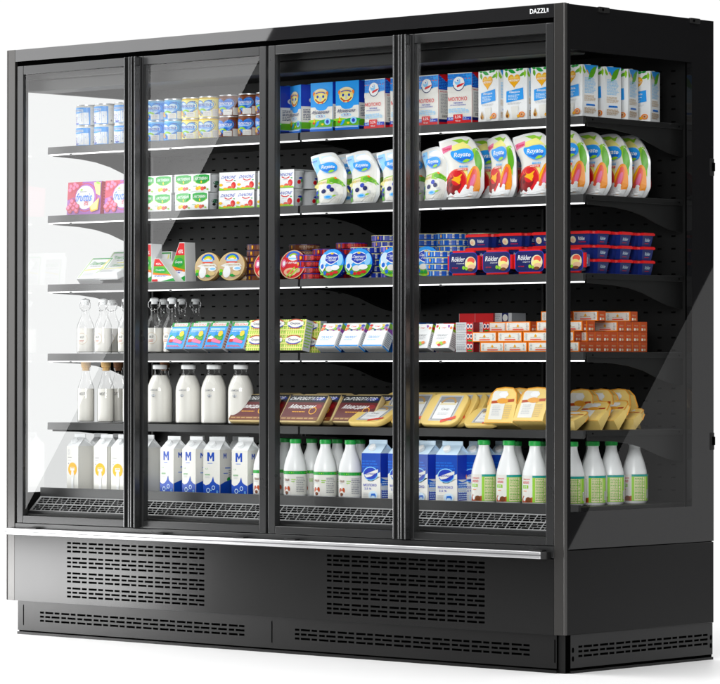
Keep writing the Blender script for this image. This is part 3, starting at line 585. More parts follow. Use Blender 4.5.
mg = [('r', 0, 0, 1, 1, 'offwhite'), ('p', [(.3, 1), (1, 1), (1, .40), (.88, .55), (.8, .82)], 'lime'), ('e', .94, .7, .08, .2, 'grass'), ('p', [(.2, .88), (.6, .95), (.8, .85), (.3, .80)], 'lemon'), ('p', [(0, .90), (.30, .92), (.28, .84), (0, .80)], 'pink'), ('t', 'Royate', .14, .86, .22, .06, .3, 'red'),
    ('p', [(.50, .44), (.62, .50), (.72, .30), (.66, .12), (.5, .2)], 'lemon'), ('P', [(.55, .06), (.66, .34), (.82, .56), (.97, .58), (1, .3), (1, .02), (.8, .0)], 'mango'), ('P', [(.64, .22), (.80, .50), (.93, .52), (.90, .22), (.76, .08)], 'coral'), ('P', [(.58, .12), (.70, .38), (.84, .55), (.80, .46), (.68, .18)], 'amber'), ('P', [(.74, .20), (.84, .42), (.90, .40), (.84, .16)], 'pink'),
    ('e', .32, .25, .36, .24, 'coral'), ('e', .30, .24, .35, .225, 'red'), ('e', .22, .16, .22, .13, 'wine'), ('e', .27, .22, .25, .14, 'dkred'), ('e', .38, .30, .16, .10, 'red'), ('P', [(.20, .40), (.34, .33), (.56, .42), (.44, .31), (.50, .20), (.33, .28), (.18, .31), (.30, .335)], 'amber'), ('e', .42, .3, .08, .05, 'amber'),
    ('p', [(0, .0), (0, .07), (.12, .03), (.22, .08), (.28, .05), (.34, .04), (.42, .1), (.52, .06), (.60, .16), (.66, .2), (.70, .14), (.76, .13), (.82, .2), (.86, .18), (.90, .10), (1, .12), (1, 0)], 'white'), ('e', .40, .09, .05, .028, 'offwhite'), ('e', .66, .18, .04, .03, 'white'), ('e', .83, .17, .05, .028, 'white'), ('l', .42, .505, .74, .535, 1, 'sky'), ('t', 'йогурт', .56, .535, .28, .035, 0, 'pale'), ('r', .34, .455, .68, .49, 'coral'), ('t', 'манго', .51, .472, .26, .02, 0, 'white')]+badge(.71, 1)
K_bl = Kind(pouch('yogurt_pouch', .150, .172, bl), 'yogurt pouch'); K_mg = Kind(pouch('yogurt_pouch', .168, .200, mg), 'yogurt pouch')
gb = 'blueberry yogurt pouches'; gm = 'mango yogurt pouches'
for i, (u, a) in enumerate(((329, 4), (362.5, 0), (394.5, 3), (433.5, -14))):
    K_bl.put(gx(u, .2)+.008, .172, zt, '%s blueberry yogurt pouch from the left, front row' % ORD[i], gb, a)
    K_bl.put(gx(u, .2)+.012, .262, zt, '%s blueberry yogurt pouch from the left, row behind' % ORD[i], gb, a+3)
for i, (u, a) in enumerate(((463.5, 8), (499.5, -18), (536, 4))):
    K_mg.put(gx(u, .2)+.008, .170, zt, '%s mango yogurt pouch from the left, front row' % ORD[i], gm, a)
    K_mg.put(gx(u, .2)+.014, .275, zt, '%s mango yogurt pouch from the left, row behind' % ORD[i], gm, a+3)
for j, (y, a) in enumerate(((.168, 2), (.278, 3), (.383, 4), (.478, 2))):
    K_mg.put(1.105, y, zt, '%s mango yogurt pouch behind the side window' % (ROWW[j]+('' if j else 'most')), gm, a)

# --- third shelf
zt = ZS[2]+.001
pk = [('r', 0, 0, 1, 1, 'white'), ('r', .04, .92, .96, .97, 'green'), ('r', .04, .04, .07, .97, 'lime'), ('r', .93, .3, .96, .97, 'green'), ('t', 'Ломтик', .5, .72, .7, .16, .1, 'green'), ('p', [(.1, .42), (.9, .52), (.88, .46), (.1, .36)], 'lemon'), ('l', .2, .55, .8, .62, 1, 'gray'), ('p', [(.84, .9), (.9, .9), (.8, .4), (.74, .4)], 'lemon'), ('l', .15, .1, .7, .3, 3, 'ltgray')]
K_pk = Kind(brick('p', .112, .024, .108, 'white', pk).build('sliced_cheese_pack'), 'cheese pack'); K_pk.d = .024
for i, (x, y, dz, rx, ry, rz, lb) in enumerate(((gx(91, .19), .172, .0, -46, 0, 0, 'white and green cheese pack leaning back at the far left'), (gx(101, .2), .235, .0, -42, 0, 0, 'white and green cheese pack leaning behind the far left one'),
        (gx(112, .2), .166, .012, -68, 0, 0, 'low lying white and green cheese pack beside the door handle'), (gx(115, .25), .225, .02, -45, 0, 0, 'white and green cheese pack leaning above the low lying one'),
        (gx(124, .33), .35, .095, -88, 0, 0, 'white cheese pack lying flat on top of the leaning ones'), (gx(124, .33), .33, .0, -6, 0, 0, 'white cheese pack standing at the back of the left end'), (gx(124, .33), .43, .0, -6, 0, 0, 'white cheese pack hidden rearmost at the left end'))):
    K_pk.put(x, y, zt+dz, lb, 'white and green cheese packs', rz, rx, ry)
def wedge(w, h, d, sk=0):
    mb = MB(); tip = .022; poly = [(-w/2, 0), (w/2, 0), (sk*w/2+tip, h), (sk*w/2, h)]
    mb.prism(poly, lambda a, b, k: (a, k*d, b), 'white')
    f = lambda u, v, off: (-w/2+u+(v/h)*(sk*w/2+w/2+.003)*(1-u/w)-(v/h)*(u-0)*(1-(sk*w/2+tip+w/2)/w)*0, -off, v)
    def f(u, v, off):
        l = -w/2+(sk*w/2+w/2)*v; r_ = w/2+(sk*w/2+tip-w/2)*v; return (l+(r_-l)*(.03+.94*u), -off, h*(.02+v*.96))
    mb.art(f, [('r', 0, 0, 1, 1, 'grass'), ('r', 0, .68, 1, 1, 'red'), ('t', '45%', .5, .78, .6, .10, 0, 'white'), ('p', [(0, .0), (1, .0), (1, .26), (0, .36)], 'white'), ('p', [(0, .31), (1, .24), (1, .30), (0, .40)], 'orange'), ('l', .1, .2, .9, .3, 2, 'royal'), ('e', .5, .5, .42, .12, 'green'), ('t', 'Сырок', .5, .5, .62, .09, 0, 'white'), ('p', [(.4, .0), (1, .0), (1, .14)], 'green'), ('r', .0, .0, .25, .1, 'red')])
    return mb.build('wedge_cheese_box')
K_w1 = Kind(wedge(.085, .132, .055, .35), 'cheese box'); K_w2 = Kind(wedge(.115, .080, .060, -.75), 'cheese box')
K_w1.put(gx(146, .19), .175, zt, 'green and red wedge cheese box just right of the door handle', 'green and red wedge cheese boxes', 4)
K_w2.put(gx(168, .18), .160, zt, 'low wide wedge cheese box lying between the two tall ones', 'green and red wedge cheese boxes', 4)
K_w1.put(gx(178, .21), .200, zt, 'tall wedge cheese box with red tip beside the tan rounds', 'green and red wedge cheese boxes', 6, sc=1.02)
K_pk.put(gx(158, .30), .30, zt, 'green edged cheese pack standing behind the wedge boxes', 'white and green cheese packs', 0, -8)
def disc(name, art, rim, r=.050, h=.024):
    t = thing(name); mb = MB(); mb.lathe([(r*.97, -h), (r, -h+.002), (r, -.002), (r*.98, 0)], rim, 40)
    # stands upright: axis turned to -Y, bottom of the rim on z = 0
    r = .050
    T = Matrix.Translation((0, 0, r)) @ Matrix.Rotation(R(90), 4, 'X')
    mb.art(lambda u, v, off: ((u-.5)*2*r, (v-.5)*2*r, off), art, 1, 1)
    mb.art(lambda u, v, off: ((r+off)*math.sin(u*6.2832), (r+off)*math.cos(u*6.2832), -h+v*h), [('l', 0, .3, 1, .7, 1, 'mist')], 1, 1, True)
    mb.build('box', t, T); return t
tan_ = [('e', .5, .5, .49, .49, 'beige'), ('o', .5, .5, .49, .49, .06, 0, 360, 'sand'), ('o', .50, .72, .26, .22, .30, 0, 180, 'blue'), ('e', .5, .72, .2, .13, 'white'), ('o', .5, .74, .17, .14, .35, 10, 170, 'lime'), ('o', .5, .71, .17, .12, .4, 10, 170, 'yellow'), ('r', .30, .67, .70, .74, 'pale'), ('r', .30, .62, .7, .665, 'coral'), ('t', 'Хохланд', .5, .705, .34, .045, 0, 'white'),
    ('p', [(.1, .52), (.3, .6), (.8, .6), (.9, .5), (.6, .46), (.3, .44)], 'offwhite'), ('e', .35, .30, .14, .2, 'white'), ('e', .33, .46, .06, .10, 'white'), ('e', .14, .34, .07, .06, 'lime'), ('e', .14, .24, .06, .06, 'green'), ('e', .72, .42, .16, .08, 'white'), ('e', .74, .42, .12, .04, 'pale'), ('e', .58, .18, .1, .05, 'green'), ('e', .72, .26, .14, .08, 'sand'), ('t', 'сливочный', .55, .545, .5, .05, 0, 'tan')]
redd = [('e', .5, .5, .49, .49, 'red'), ('o', .5, .5, .49, .49, .06, 0, 360, 'beige'), ('o', .50, .74, .28, .22, .30, 0, 180, 'blue'), ('e', .5, .74, .2, .11, 'white'), ('o', .5, .76, .17, .12, .4, 10, 170, 'lime'), ('r', .32, .68, .68, .73, 'pale'), ('t', 'с ветчиной', .55, .57, .6, .09, .1, 'white'), ('e', .16, .54, .09, .14, 'pink'), ('e', .17, .54, .05, .08, 'white'), ('e', .45, .25, .25, .14, 'skin'), ('e', .45, .25, .15, .08, 'coral'), ('e', .72, .3, .1, .08, 'beige'), ('p', [(.3, .1), (.35, .08), (.62, .4), (.58, .42)], 'lime'), ('p', [(.42, .08), (.47, .07), (.75, .36), (.7, .38)], 'lime')]
bg_ = lambda a, b: [('e', .5, .5, .49, .49, 'sky'), ('p', [(.02, .45), (.1, .28), (.25, .1), (.5, .02), (.78, .1), (.93, .28), (.98, .45), (.6, .40), (.3, .36)], a), ('o', .5, .5, .49, .49, .05, 190, 350, 'lime'), ('e', .2, .62, .14, .2, 'mist'), ('e', .82, .62, .12, .2, 'pale'), ('P', [(.22, .60), (.24, .80), (.5, .90), (.76, .80), (.80, .62), (.62, .50), (.5, .44), (.38, .48)], 'white'), ('p', [(.25, .61), (.27, .78), (.5, .87), (.74, .78), (.77, .63), (.62, .53), (.5, .48), (.38, .52)], 'royal'),
    ('t', 'Сливочная', .51, .71, .42, .09, .15, 'white'), ('t', 'горка', .51, .60, .3, .08, .15, 'white'), ('e', .5, .83, .06, .03, 'yellow'), ('p', [(.08, .55), (.30, .40), (.20, .22), (.07, .35)], 'white'), ('e', .17, .40, .06, .08, 'blue'), ('e', .45, .32, .14, .1, 'offwhite'), ('e', .68, .36, .17, .09, 'white'), ('e', .30, .18, .06, .07, 'blue'), ('e', .56, .15, .08, .06, b), ('e', .42, .14, .06, .05, b), ('e', .72, .2, .1, .05, b), ('e', .2, .14, .07, .03, 'lime')]
K_tan = Kind(disc('round_cheese_box', tan_, 'tan'), 'cheese box'); K_rd = Kind(disc('round_cheese_box', redd, 'dkred'), 'cheese box')
K_bg = Kind(disc('round_cheese_box', bg_('grass', 'red'), 'royal'), 'cheese box'); K_bw = Kind(disc('round_cheese_box', bg_('lime', 'green'), 'royal'), 'cheese box')
gr_ = 'round cheese boxes displayed upright'
for K, u, l, a in ((K_tan, 204.5, 'left tan round cheese box standing upright', 4), (K_tan, 229, 'right tan round cheese box standing upright', 10), (K_rd, 264, 'red round cheese box half hidden by the door gap', 4), (K_rd, 290, 'upright red round cheese box next to the flat red stack', 4), (K_bg, 328.5, 'leftmost of the upright blue and green round cheese boxes', 0), (K_bg, 356, 'second upright blue and green round cheese box from the left', 10), (K_bw, 391, 'third upright round cheese box, cut by the door handle', 10), (K_bw, 423, 'upright round cheese box with white cheese right of the handle', 8)):
    K.put(gx(u, .18), .185, zt, l, gr_, a+9, -12)
def flat(name, body, rimart):
    t = thing(name); r, h = .052, .0195; mb = MB(); mb.lathe([(r*.98, 0), (r, .001), (r, h-.001), (r*.98, h)], body, 36)
    mb.art(lambda u, v, off: ((r+off)*math.sin((u-.5)*6.2832), -(r+off)*math.cos((u-.5)*6.2832), v*h), rimart, 1, 1, True, base=.0003, step=.0001)
    mb.build('box', t); return t
rim = lambda bgc, acc, txt, tc: [('r', 0, .04, 1, .96, bgc), ('r', .20, .04, .42, .96, acc), ('r', .22, .1, .27, .9, 'white'), ('e', .385, .5, .010, .30, 'amber'), ('r', .44, .14, .74, .86, 'offwhite' if tc == 'royal' else bgc), ('t', txt, .56, .5, .16, .42, 0, tc), ('l', .66, .2, .95, .8, 2, tc), ('l', .02, .2, .28, .8, 2, tc), ('r', 0, .86, 1, .97, 'lemon' if tc == 'royal' else acc)]
K_fb = Kind(flat('flat_cheese_box', 'brown', rim('brown', 'navy', 'ХОХЛАНД', 'beige')), 'cheese box'); K_ft = Kind(flat('flat_cheese_box', 'tan', rim('tan', 'navy', 'ХОХЛАНД', 'offwhite')), 'cheese box')
K_frd = Kind(flat('flat_cheese_box', 'dkred', rim('red', 'royal', 'ХОХЛАНД', 'coral')), 'cheese box')
K_fp = Kind(flat('flat_cheese_box', 'royal', rim('royal', 'lilac', 'БИФРЕНСК', 'royal')), 'cheese box'); K_fu = Kind(flat('flat_cheese_box', 'blue', rim('blue', 'pale', 'БИФРЕНСК', 'royal')), 'cheese box')
stk = [(K_ft, 'tan', 244, .27, 4, 'behind the right tan round'), (K_fb, 'brown', 262, .28, 6, 'behind the thin door gap'), (K_fb, 'brown', 287, .30, 4, 'behind the red round'), (K_fb, 'brown', 305, .37, 6, 'at the back, left of the red stacks'), (K_frd, 'red', 310, .25, 4, 'in front, right of the red round'), (K_frd, 'red', 328, .31, 5, 'behind the left blue round'),
    (K_frd, 'red', 352, .37, 6, 'at the back between two blue rounds'), (K_fp, 'lilac striped', 367, .27, 5, 'behind the second blue round'), (K_fp, 'lilac striped', 388, .35, 7, 'at the back by the handle'), (K_fp, 'lilac striped', 397, .25, 5, 'in front behind the handle'),
    (K_fu, 'blue', 424, .33, 7, 'right of the handle at the back'), (K_fu, 'blue', 440, .24, 4, 'in front, touching the navy tubs'), (K_fu, 'blue', 452, .36, 7, 'behind the first navy tub'), (K_fu, 'blue', 484, .42, 7, 'rearmost, behind the navy tubs')]
for K, c, u, y, n, w in stk:
    for k in range(n):
        K.put(gx(u, y)+random.uniform(-.003, .003), y, zt+k*.0205, 'flat %s cheese box %s, %s from bottom' % (c, w, ORD[k]), 'flat round cheese boxes in stacks', random.uniform(28, 48))
# tubs
def tub():
    t = thing('cheese_tub'); w, d, h = .118, .086, .037; mb = MB()
    bm = bmesh.new(); bmesh.ops.create_cube(bm, size=1)
    for v in bm.verts: k = 1 if v.co.z > 0 else .88; v.co = Vector((v.co.x*w*k, v.co.y*d*k+d/2, (v.co.z+.5)*h))
    bmesh.ops.bevel(bm, geom=[e for e in bm.edges if abs(e.verts[0].co.z-e.verts[1].co.z) > .01], offset=.016, segments=4, affect='EDGES'); mb.frombm(bm, 'tubnavy', True)
    sl = lambda s_: (lambda u, v, off: (-.045+u, .0045*(1-v/h*1)+.0006-off, v))
    mb.art(lambda u, v, off: (-.042+u*.084, .0052*(1-v)-.0004-off, .004+v*.028), [('e', .22, .5, .13, .36, 'cream'), ('e', .2, .45, .07, .18, 'skin'), ('t', 'Rökler', .62, .6, .3, .36, 0, 'white'), ('l', .46, .15, .8, .3, 1, 'red')], 1, 1)
    mb.art(lambda u, v, off: (w/2-.0071*(1-v)+off+.0004, .02+u*.046, .004+v*.028), [('t', 'Rökler', .5, .6, .55, .34, 0, 'mist'), ('l', .25, .15, .75, .3, 1, 'red')], 1, 1)
    mb.build('tub', t)
    mb = MB(); bm = bmesh.new(); bmesh.ops.create_cube(bm, size=1)
    for v in bm.verts: v.co = Vector((v.co.x*(w+.010), v.co.y*(d+.010)+d/2, h-.003+(v.co.z+.5)*.0085))
    bmesh.ops.bevel(bm, geom=[e for e in bm.edges if abs(e.verts[0].co.z-e.verts[1].co.z) > .004], offset=.020, segments=5, affect='EDGES')
    bmesh.ops.bevel(bm, geom=[e for e in bm.edges if e.verts[0].co.z > h+.005 and e.verts[1].co.z > h+.005], offset=.002, segments=2, affect='EDGES'); mb.frombm(bm, 'tubred', True)
    rr = .030; W2, D2 = w-.005, d-.006
    def rnd(k, r_): 
        out = []
        for cx_, cy_, a0 in ((1-r_*.7, 1-r_, 0), (r_*.7, 1-r_, 90), (r_*.7, r_, 180), (1-r_*.7, r_, 270)):
            for q in range(5): a = R(a0+q*22.5); out.append((.5+(cx_+r_*.7*math.cos(a)-.5)*k, .5+(cy_+r_*math.sin(a)-.5)*k))
        return out
    mb.art(lambda u, v, off: (-W2/2+u*W2, d/2-D2/2+v*D2, h+.0055+off), [('p', rnd(1, .2), 'royal'), ('p', rnd(.96, .2), 'navy'), ('t', 'Rökler', .33, .68, .46, .24, .05, 'white'), ('t', 'Сырный', .40, .47, .26, .08, .1, 'white'), ('e', .76, .46, .20, .34, 'cream'), ('e', .78, .60, .13, .16, 'coral'), ('e', .74, .40, .14, .16, 'lemon'), ('e', .80, .3, .14, .12, 'skin'), ('e', .52, .26, .05, .09, 'lime'), ('e', .62, .22, .05, .08, 'lime'), ('e', .76, .16, .10, .08, 'brown'), ('t', 'ветчина', .22, .26, .2, .06, 0, 'red')], 1, 1)
    mb.build('lid', t); return t
K_tub = Kind(tub(), 'cheese tub')
tx = [gx(464.5, .18), gx(497.5, .18), gx(531, .18), 1.118]
for i, x in enumerate(tx):
    K_tub.put(x, .212 if i != 1 else .216, zt+.0045, '%s navy cheese tub from the left, stood on edge to face the door' % ORD[i], 'navy cheese tubs with red lids', 0 if i != 1 else -3, 90, 0, (1.03, .81, .9))
for i, x in enumerate(tx):
    for j in range(3 if i == 3 else 1):
        for k in range(3):
            K_tub.put(x+.012 if i < 3 else 1.112, .232+j*.113, zt+k*.0435, 'navy cheese tub, %s stack from the left, %s row, %s tier' % (ORD[i], ROWW[j], ('bottom', 'middle', 'top')[k]), 'navy cheese tubs with red lids', 0, 0, 0, 1.05)

# --- fourth shelf
zt = ZS[3]+.001
def swing():
    t = thing('swing_top_bottle'); r = .0305
    prof = [(r*.9, 0), (r, .003), (r, .088), (r*.93, .100), (r*.68, .118), (r*.48, .132), (r*.42, .142), (r*.42, .158), (r*.5, .160), (r*.5, .168), (r*.40, .170)]
    mb = MB(); mb.lathe(prof, 'bottle', 32, cap=False); mb.lathe([(.0005, .001), (r*.88, .001)], 'bottle', 32, cap=False); mb.build('glass', t)
    mb = MB(); mb.lathe([(r*.85, .003), (r*.96, .006), (r*.96, .0865), (.0005, .0868)], 'milk', 32); mb.build('milk', t)
    mb = MB(); lab = lambda u, v, off: ((r+off)*math.sin((u-.5)*1.4+.15), -(r+off)*math.cos((u-.5)*1.4+.15), .03+v*.042)
    mb.art(lab, [('e', .5, .5, .44, .46, 'offwhite'), ('o', .5, .5, .44, .46, .06, 0, 360, 'beige'), ('t', 'М.Р', .5, .62, .34, .2, 0, 'dkgray'), ('l', .25, .2, .75, .4, 2, 'rust')], 1, 1, True); mb.build('label', t)
    mb = MB(); mb.lathe([(r*.36, .168), (r*.36, .176), (r*.52, .178), (r*.52, .186), (r*.3, .190), (.001, .190)], 'plastic', 20); mb.build('stopper', t)
    mb = MB()
    for s in (-1, 1): mb.tube([(s*.012, 0, .150), (s*.021, -.004, .158), (s*.022, -.003, .172), (s*.014, 0, .186)], .0012, 'wire', 6)
    mb.tube([(-.014, 0, .186), (0, 0, .1915), (.014, 0, .186)], .0012, 'wire', 6); mb.tube([(-.012, -.008, .150), (0, -.0165, .146), (.012, -.008, .150)], .0012, 'wire', 6); mb.build('wire_clip', t)
    return t
K_sw = Kind(swing(), 'milk bottle')
for i, (u, y, l) in enumerate(((85.5, .205, 'leftmost swing top milk bottle at the window end'), (103.3, .205, 'second swing top milk bottle from the left, front row'), (112, .30, 'swing top milk bottle behind the second front one'), (126.5, .205, 'third front swing top bottle, cut by the door handle'), (154.5, .205, 'front swing top bottle just right of the handle'), (164, .30, 'rear swing top bottle just right of the handle'), (172, .215, 'swing top bottle half behind the pink and blue boxes'), (182, .31, 'rear swing top bottle behind the first pink and blue box'), (196, .33, 'rightmost swing top bottle, standing behind the pink and blue boxes'))):
    K_sw.put(gx(u, y), y, zt, l, 'swing top glass milk bottles', random.uniform(-8, 30))
pb = [('r', 0, 0, 1, 1, 'sky'), ('r', 0, .84, 1, 1, 'green'), ('r', .12, .86, .88, .98, 'white'), ('t', 'Веселье', .5, .92, .70, .1, .1, 'coral'), ('p', [(.3, .48), (.9, .55), (.92, .32), (.3, .26)], 'green'), ('p', [(.05, .50), (.22, .56), (.25, .38), (.1, .34)], 'green'), ('r', .1, .70, .9, .78, 'pale'), ('l', .1, .62, .7, .78, 3, 'mist'), ('p', [(.25, .62), (.5, .66), (.4, .4), (.15, .36)], 'sky'), ('e', .72, .57, .13, .11, 'yellow'), ('t', 'Весна', .55, .40, .6, .12, .15, 'lime'), ('e', .25, .38, .15, .1, 'white'), ('p', [(.1, .32), (.45, .4), (.9, .26), (.85, .18), (.4, .24)], 'pink'), ('r', .1, .24, .32, .36, 'red'), ('l', .08, .04, .92, .13, 2, 'coral')]
K_pb = Kind(brick('p', .083, .036, .096, 'ltgray', pb, [('l', .1, .06, .9, .94, 9, 'rust')]).build('butter_box'), 'butter box')
gp = 'pink and blue butter boxes'; K_pb.d = .036
for i, u in enumerate((166, 185, 204.5, 226)): K_pb.put(gx(u, .17)+.042, .165, zt, '%s leaning pink and blue butter box from the left' % ORD[i], gp, 0, -24)
for i, u in enumerate((201, 218, 235, 252)): K_pb.put(gx(u, .28)+.04, .262, zt+.001, '%s upright pink and blue butter box in the rear row' % ORD[i], gp, 0, 0, sc=1.12)
ys = [('r', 0, 0, 1, 1, 'lemon')]+[('p', [(i/9, 0), (i/9+.05, 0), (i/9+.05, 1), (i/9, 1)], 'lime') for i in range(9)]+[('r', 0, (2*i+1)/14, 1, (2*i+1.5)/14, 'lemon') for i in range(7)]
for yy in (.34, .86): ys += [('e', .5, yy, .42, .13, 'offwhite'), ('o', .5, yy+.03, .4, .12, .25, 20, 160, 'rust'), ('o', .5, yy-.02, .4, .12, .2, 200, 340, 'royal'), ('t', 'Сырок', .5, yy, .5, .09, 0, 'navy'), ('l', .2, yy-.17, .8, yy-.13, 1, 'coral')]
K_ys = Kind(brick('p', .088, .036, .104, 'ltgray', ys, [('l', .05, .1, .95, .95, 9, 'lime')]).build('curd_box'), 'curd box')
K_ys.d = .036; gy_ = 'yellow and lime striped curd boxes'
for i, u in enumerate((246.5, 264.5, 283.5)): K_ys.put(gx(u, .17)+.044, .166, zt, '%s yellow and lime striped curd box from the left' % ORD[i], gy_, 0, -12)
for i, (u, y) in enumerate(((262, .24), (279, .24), (300, .235))): K_ys.put(gx(u, y)+.044, y, zt, '%s upright striped curd box in the rear row' % ORD[i], gy_, 8 if i == 2 else 0)
sp = [('e', .1+.2*(i % 5), .88-.12*(i//5), .09, .05, ('red', 'lime', 'purple', 'yellow', 'royal', 'orange', 'green')[i % 7]) for i in range(10)]
tv = [('r', 0, 0, 1, 1, 'white'), ('r', 0, .66, 1, 1, 'offwhite')]+[('e', .05+.1*i, .70+.05*(i%3), .055, .035, ('coral', 'purple', 'green', 'royal', 'red')[i % 5]) for i in range(10)]+sp+[('e', .45, .84, .25, .12, 'white'), ('t', 'Свит', .45, .84, .3, .07, 0, 'coral'), ('r', 0, .0, 1, .62, 'white'), ('t', 'ТВОРОГ', .45, .38, .62, .10, .1, 'sky'), ('l', .15, .24, .75, .3, 1, 'pale'), ('r', 0, 0, 1, .05, 'sky')]
K_tv = Kind(brick('p', .085, .040, .094, 'white', tv, [('r', 0, .66, 1, 1, 'purple'), ('r', 0, .8, .5, 1, 'lime'), ('r', 0, 0, 1, .06, 'sky'), ('l', .1, .1, .9, .6, 7, 'gray')]).build('curd_box'), 'curd box')
gt = 'white and blue curd boxes'; K_tv.d = .040
for i, u in enumerate((316.5, 340, 363.5)): K_tv.put(gx(u, .17)+.044, .163, zt, '%s leaning white curd box with colourful top edge' % ORD[i], gt, 4, -30, 0, .94)
K_bb = Kind(brick('p', .098, .075, .031, 'sky', [('r', 0, .94, 1, 1, 'pale'), ('r', 0, 0, .01, 1, 'royal')], [('r', 0, 0, 1, 1, 'blue')]).build('blue_box'), 'blue box')
for i, u in enumerate((321, 346, 371, 396)):
    for k in range(3): K_bb.put(gx(u, .26)+.045, .255, zt+k*.0325, 'plain blue box in stack %s from the left, %s tier' % (ORD[i], ('bottom', 'middle', 'top')[k]), 'plain blue boxes stacked behind the curd boxes')
aw = [('r', 0, 0, 1, 1, 'white'), ('r', 0, .70, 1, 1, 'white')]+[('e', .1+.16*i, .90-.07*(i % 2), .07, .06, ('red', 'lime', 'royal', 'yellow', 'purple', 'orange')[i]) for i in range(6)]+[('e', .5, .84, .22, .12, 'white'), ('t', 'Свит', .5, .84, .26, .07, 0, 'red'), ('t', 'ТВОРОГ', .5, .52, .6, .08, .1, 'gray'), ('l', .2, .36, .8, .44, 2, 'ltgray'), ('e', .35, .2, .12, .07, 'lemon'), ('e', .55, .18, .14, .08, 'lime'), ('e', .7, .22, .1, .06, 'orange'), ('e', .45, .12, .1, .05, 'red')]
K_aw = Kind(brick('p', .070, .036, .082, 'white', aw, [('r', 0, .7, 1, 1, 'lime'), ('r', 0, .8, 1, .9, 'red'), ('l', .1, .1, .9, .62, 7, 'gray')]).build('curd_box'), 'curd box')
K_aw.d = .036
for i, u in enumerate((410, 431)): K_aw.put(gx(u, .17)+.042, .163, zt, '%s white curd box with bright fruit spots' % ('left', 'right')[i], gt, 4, -22)
K_rb = Kind(brick('p', .074, .085, .0305, 'red', [('r', 0, .97, 1, 1, 'dkred'), ('r', .0, .0, .015, 1, 'ltgray')], [('r', 0, 0, 1, 1, 'dkred')]).build('red_box'), 'red box')
grd = 'red and grey boxes stacked on the fourth shelf'
for u, y, n, w in ((452, .24, 3, 'left'), (468, .33, 4, 'middle'), (484, .33, 4, 'right')):
    for k in range(n): K_rb.put(gx(u, y), y, zt+k*.0315-(0), 'plain red box in the %s red stack, %s from the bottom' % (w, ORD[k]), grd)
gy2 = [('r', 0, 0, 1, 1, 'ltgray'), ('l', .05, .15, .6, .9, 4, 'gray'), ('r', .62, 0, 1, 1, 'red'), ('e', .72, .6, .09, .26, 'offwhite'), ('e', .90, .6, .08, .26, 'offwhite'), ('e', .72, .6, .05, .16, 'navy'), ('e', .90, .6, .045, .16, 'navy'), ('r', .7, .08, .95, .22, 'green')]
K_gb = Kind(brick('p', .072, .07, .0305, 'ltgray', gy2, [('r', 0, 0, 1, 1, 'dkred')]).build('grey_red_box'), 'cream box')
for u, y, n, z0, w in ((464.5, .175, 3, 0, 'left'), (481, .205, 3, 0, 'right')):
    for k in range(n): K_gb.put(gx(u, y), y, zt+k*.0315, 'grey and red box with round emblems, %s stack, %s from bottom' % (w, ORD[k]), grd)
K_gb2 = Kind(brick('p', .09, .07, .0305, 'gray', [('r', 0, 0, 1, 1, 'ltgray'), ('l', .05, .15, .5, .9, 4, 'gray'), ('r', .55, 0, .85, 1, 'navy'), ('e', .7, .5, .12, .36, 'offwhite'), ('r', .0, 0, .08, 1, 'red')]).build('grey_navy_box'), 'cream box')
for i, u in enumerate((424, 443)):
    for k in range(3): K_gb2.put(gx(u, .3)+.02, .30, zt+k*.0315, 'grey and navy box behind the white curd boxes, %s stack, %s tier' % (('left', 'right')[i], ('bottom', 'middle', 'top')[k]), grd)
K_gb2.put(gx(503, .35), .34, zt+3*.0315, 'grey and navy box at the far back of the red stacks', grd)
for k in range(3): K_rb.put(gx(503, .35), .34, zt+k*.0315, 'plain red box hidden under the grey and navy box, %s from bottom' % ORD[k], grd)
# orange and white butter bricks, 0.098 x 0.037 x 0.0305
of = [('r', 0, 0, 1, 1, 'orange'), ('r', .04, .10, .96, .90, 'offwhite'), ('o', .5, .5, .44, .36, .03, 0, 360, 'beige'), ('p', [(.45, .52), (.5, .78), (.56, .52)], 'amber'), ('e', .505, .56, .05, .10, 'gold'), ('l', .10, .15, .17, .85, 5, 'gray'), ('l', .84, .15, .91, .85, 5, 'gray'), ('l', .30, .38, .72, .48, 1, 'tan'), ('r', .30, .16, .74, .28, 'coral')]
os_ = [('r', 0, 0, 1, 1, 'rust'), ('r', .04, .03, .9, .97, 'rust'), ('t', 'Масло', .5, .62, .5, .14, 0, 'beige'), ('l', .15, .44, .85, .54, 1, 'coral'), ('r', .2, .10, .42, .34, 'offwhite'), ('e', .65, .22, .14, .12, 'beige')]
K_of = Kind(brick('p', .099, .0365, .0308, 'orange', of, os_, [('r', .04, .1, .96, .9, 'rust')], bev=.0008).build('butter_brick'), 'butter box')
go = 'orange and white butter boxes in a brick stack'
xr = 1.164; PX = .1035
tiers = [[(0, 3)], [(0, 3)], [(0, 3)], [(0, 2)]]
def ob(x, y, k, lb, rz=0): K_of.put(x, y, zt+k*.0318, lb, go, rz)
TN = ('bottom', 'second', 'third', 'top')
XR = [xr-.0495-i*PX for i in range(5)]
fronts = {0: [(x, .17) for x in (XR[0], XR[1], XR[2], XR[3]+.012)], 1: [(x-.022, .172) for x in XR[:4]], 2: [(XR[1]+.02, .185), (XR[2]+.0, .185), (XR[3]+.0, .205), (XR[0]-.004, .19)], 3: [(XR[1]-.002, .235), (XR[0]+0, .262)]}
for k, fr_ in fronts.items():
    for i, (x, y) in enumerate(fr_): ob(x, y, k, 'orange and white butter box facing the door, %s tier, number %s' % (TN[k], ORD[i]))
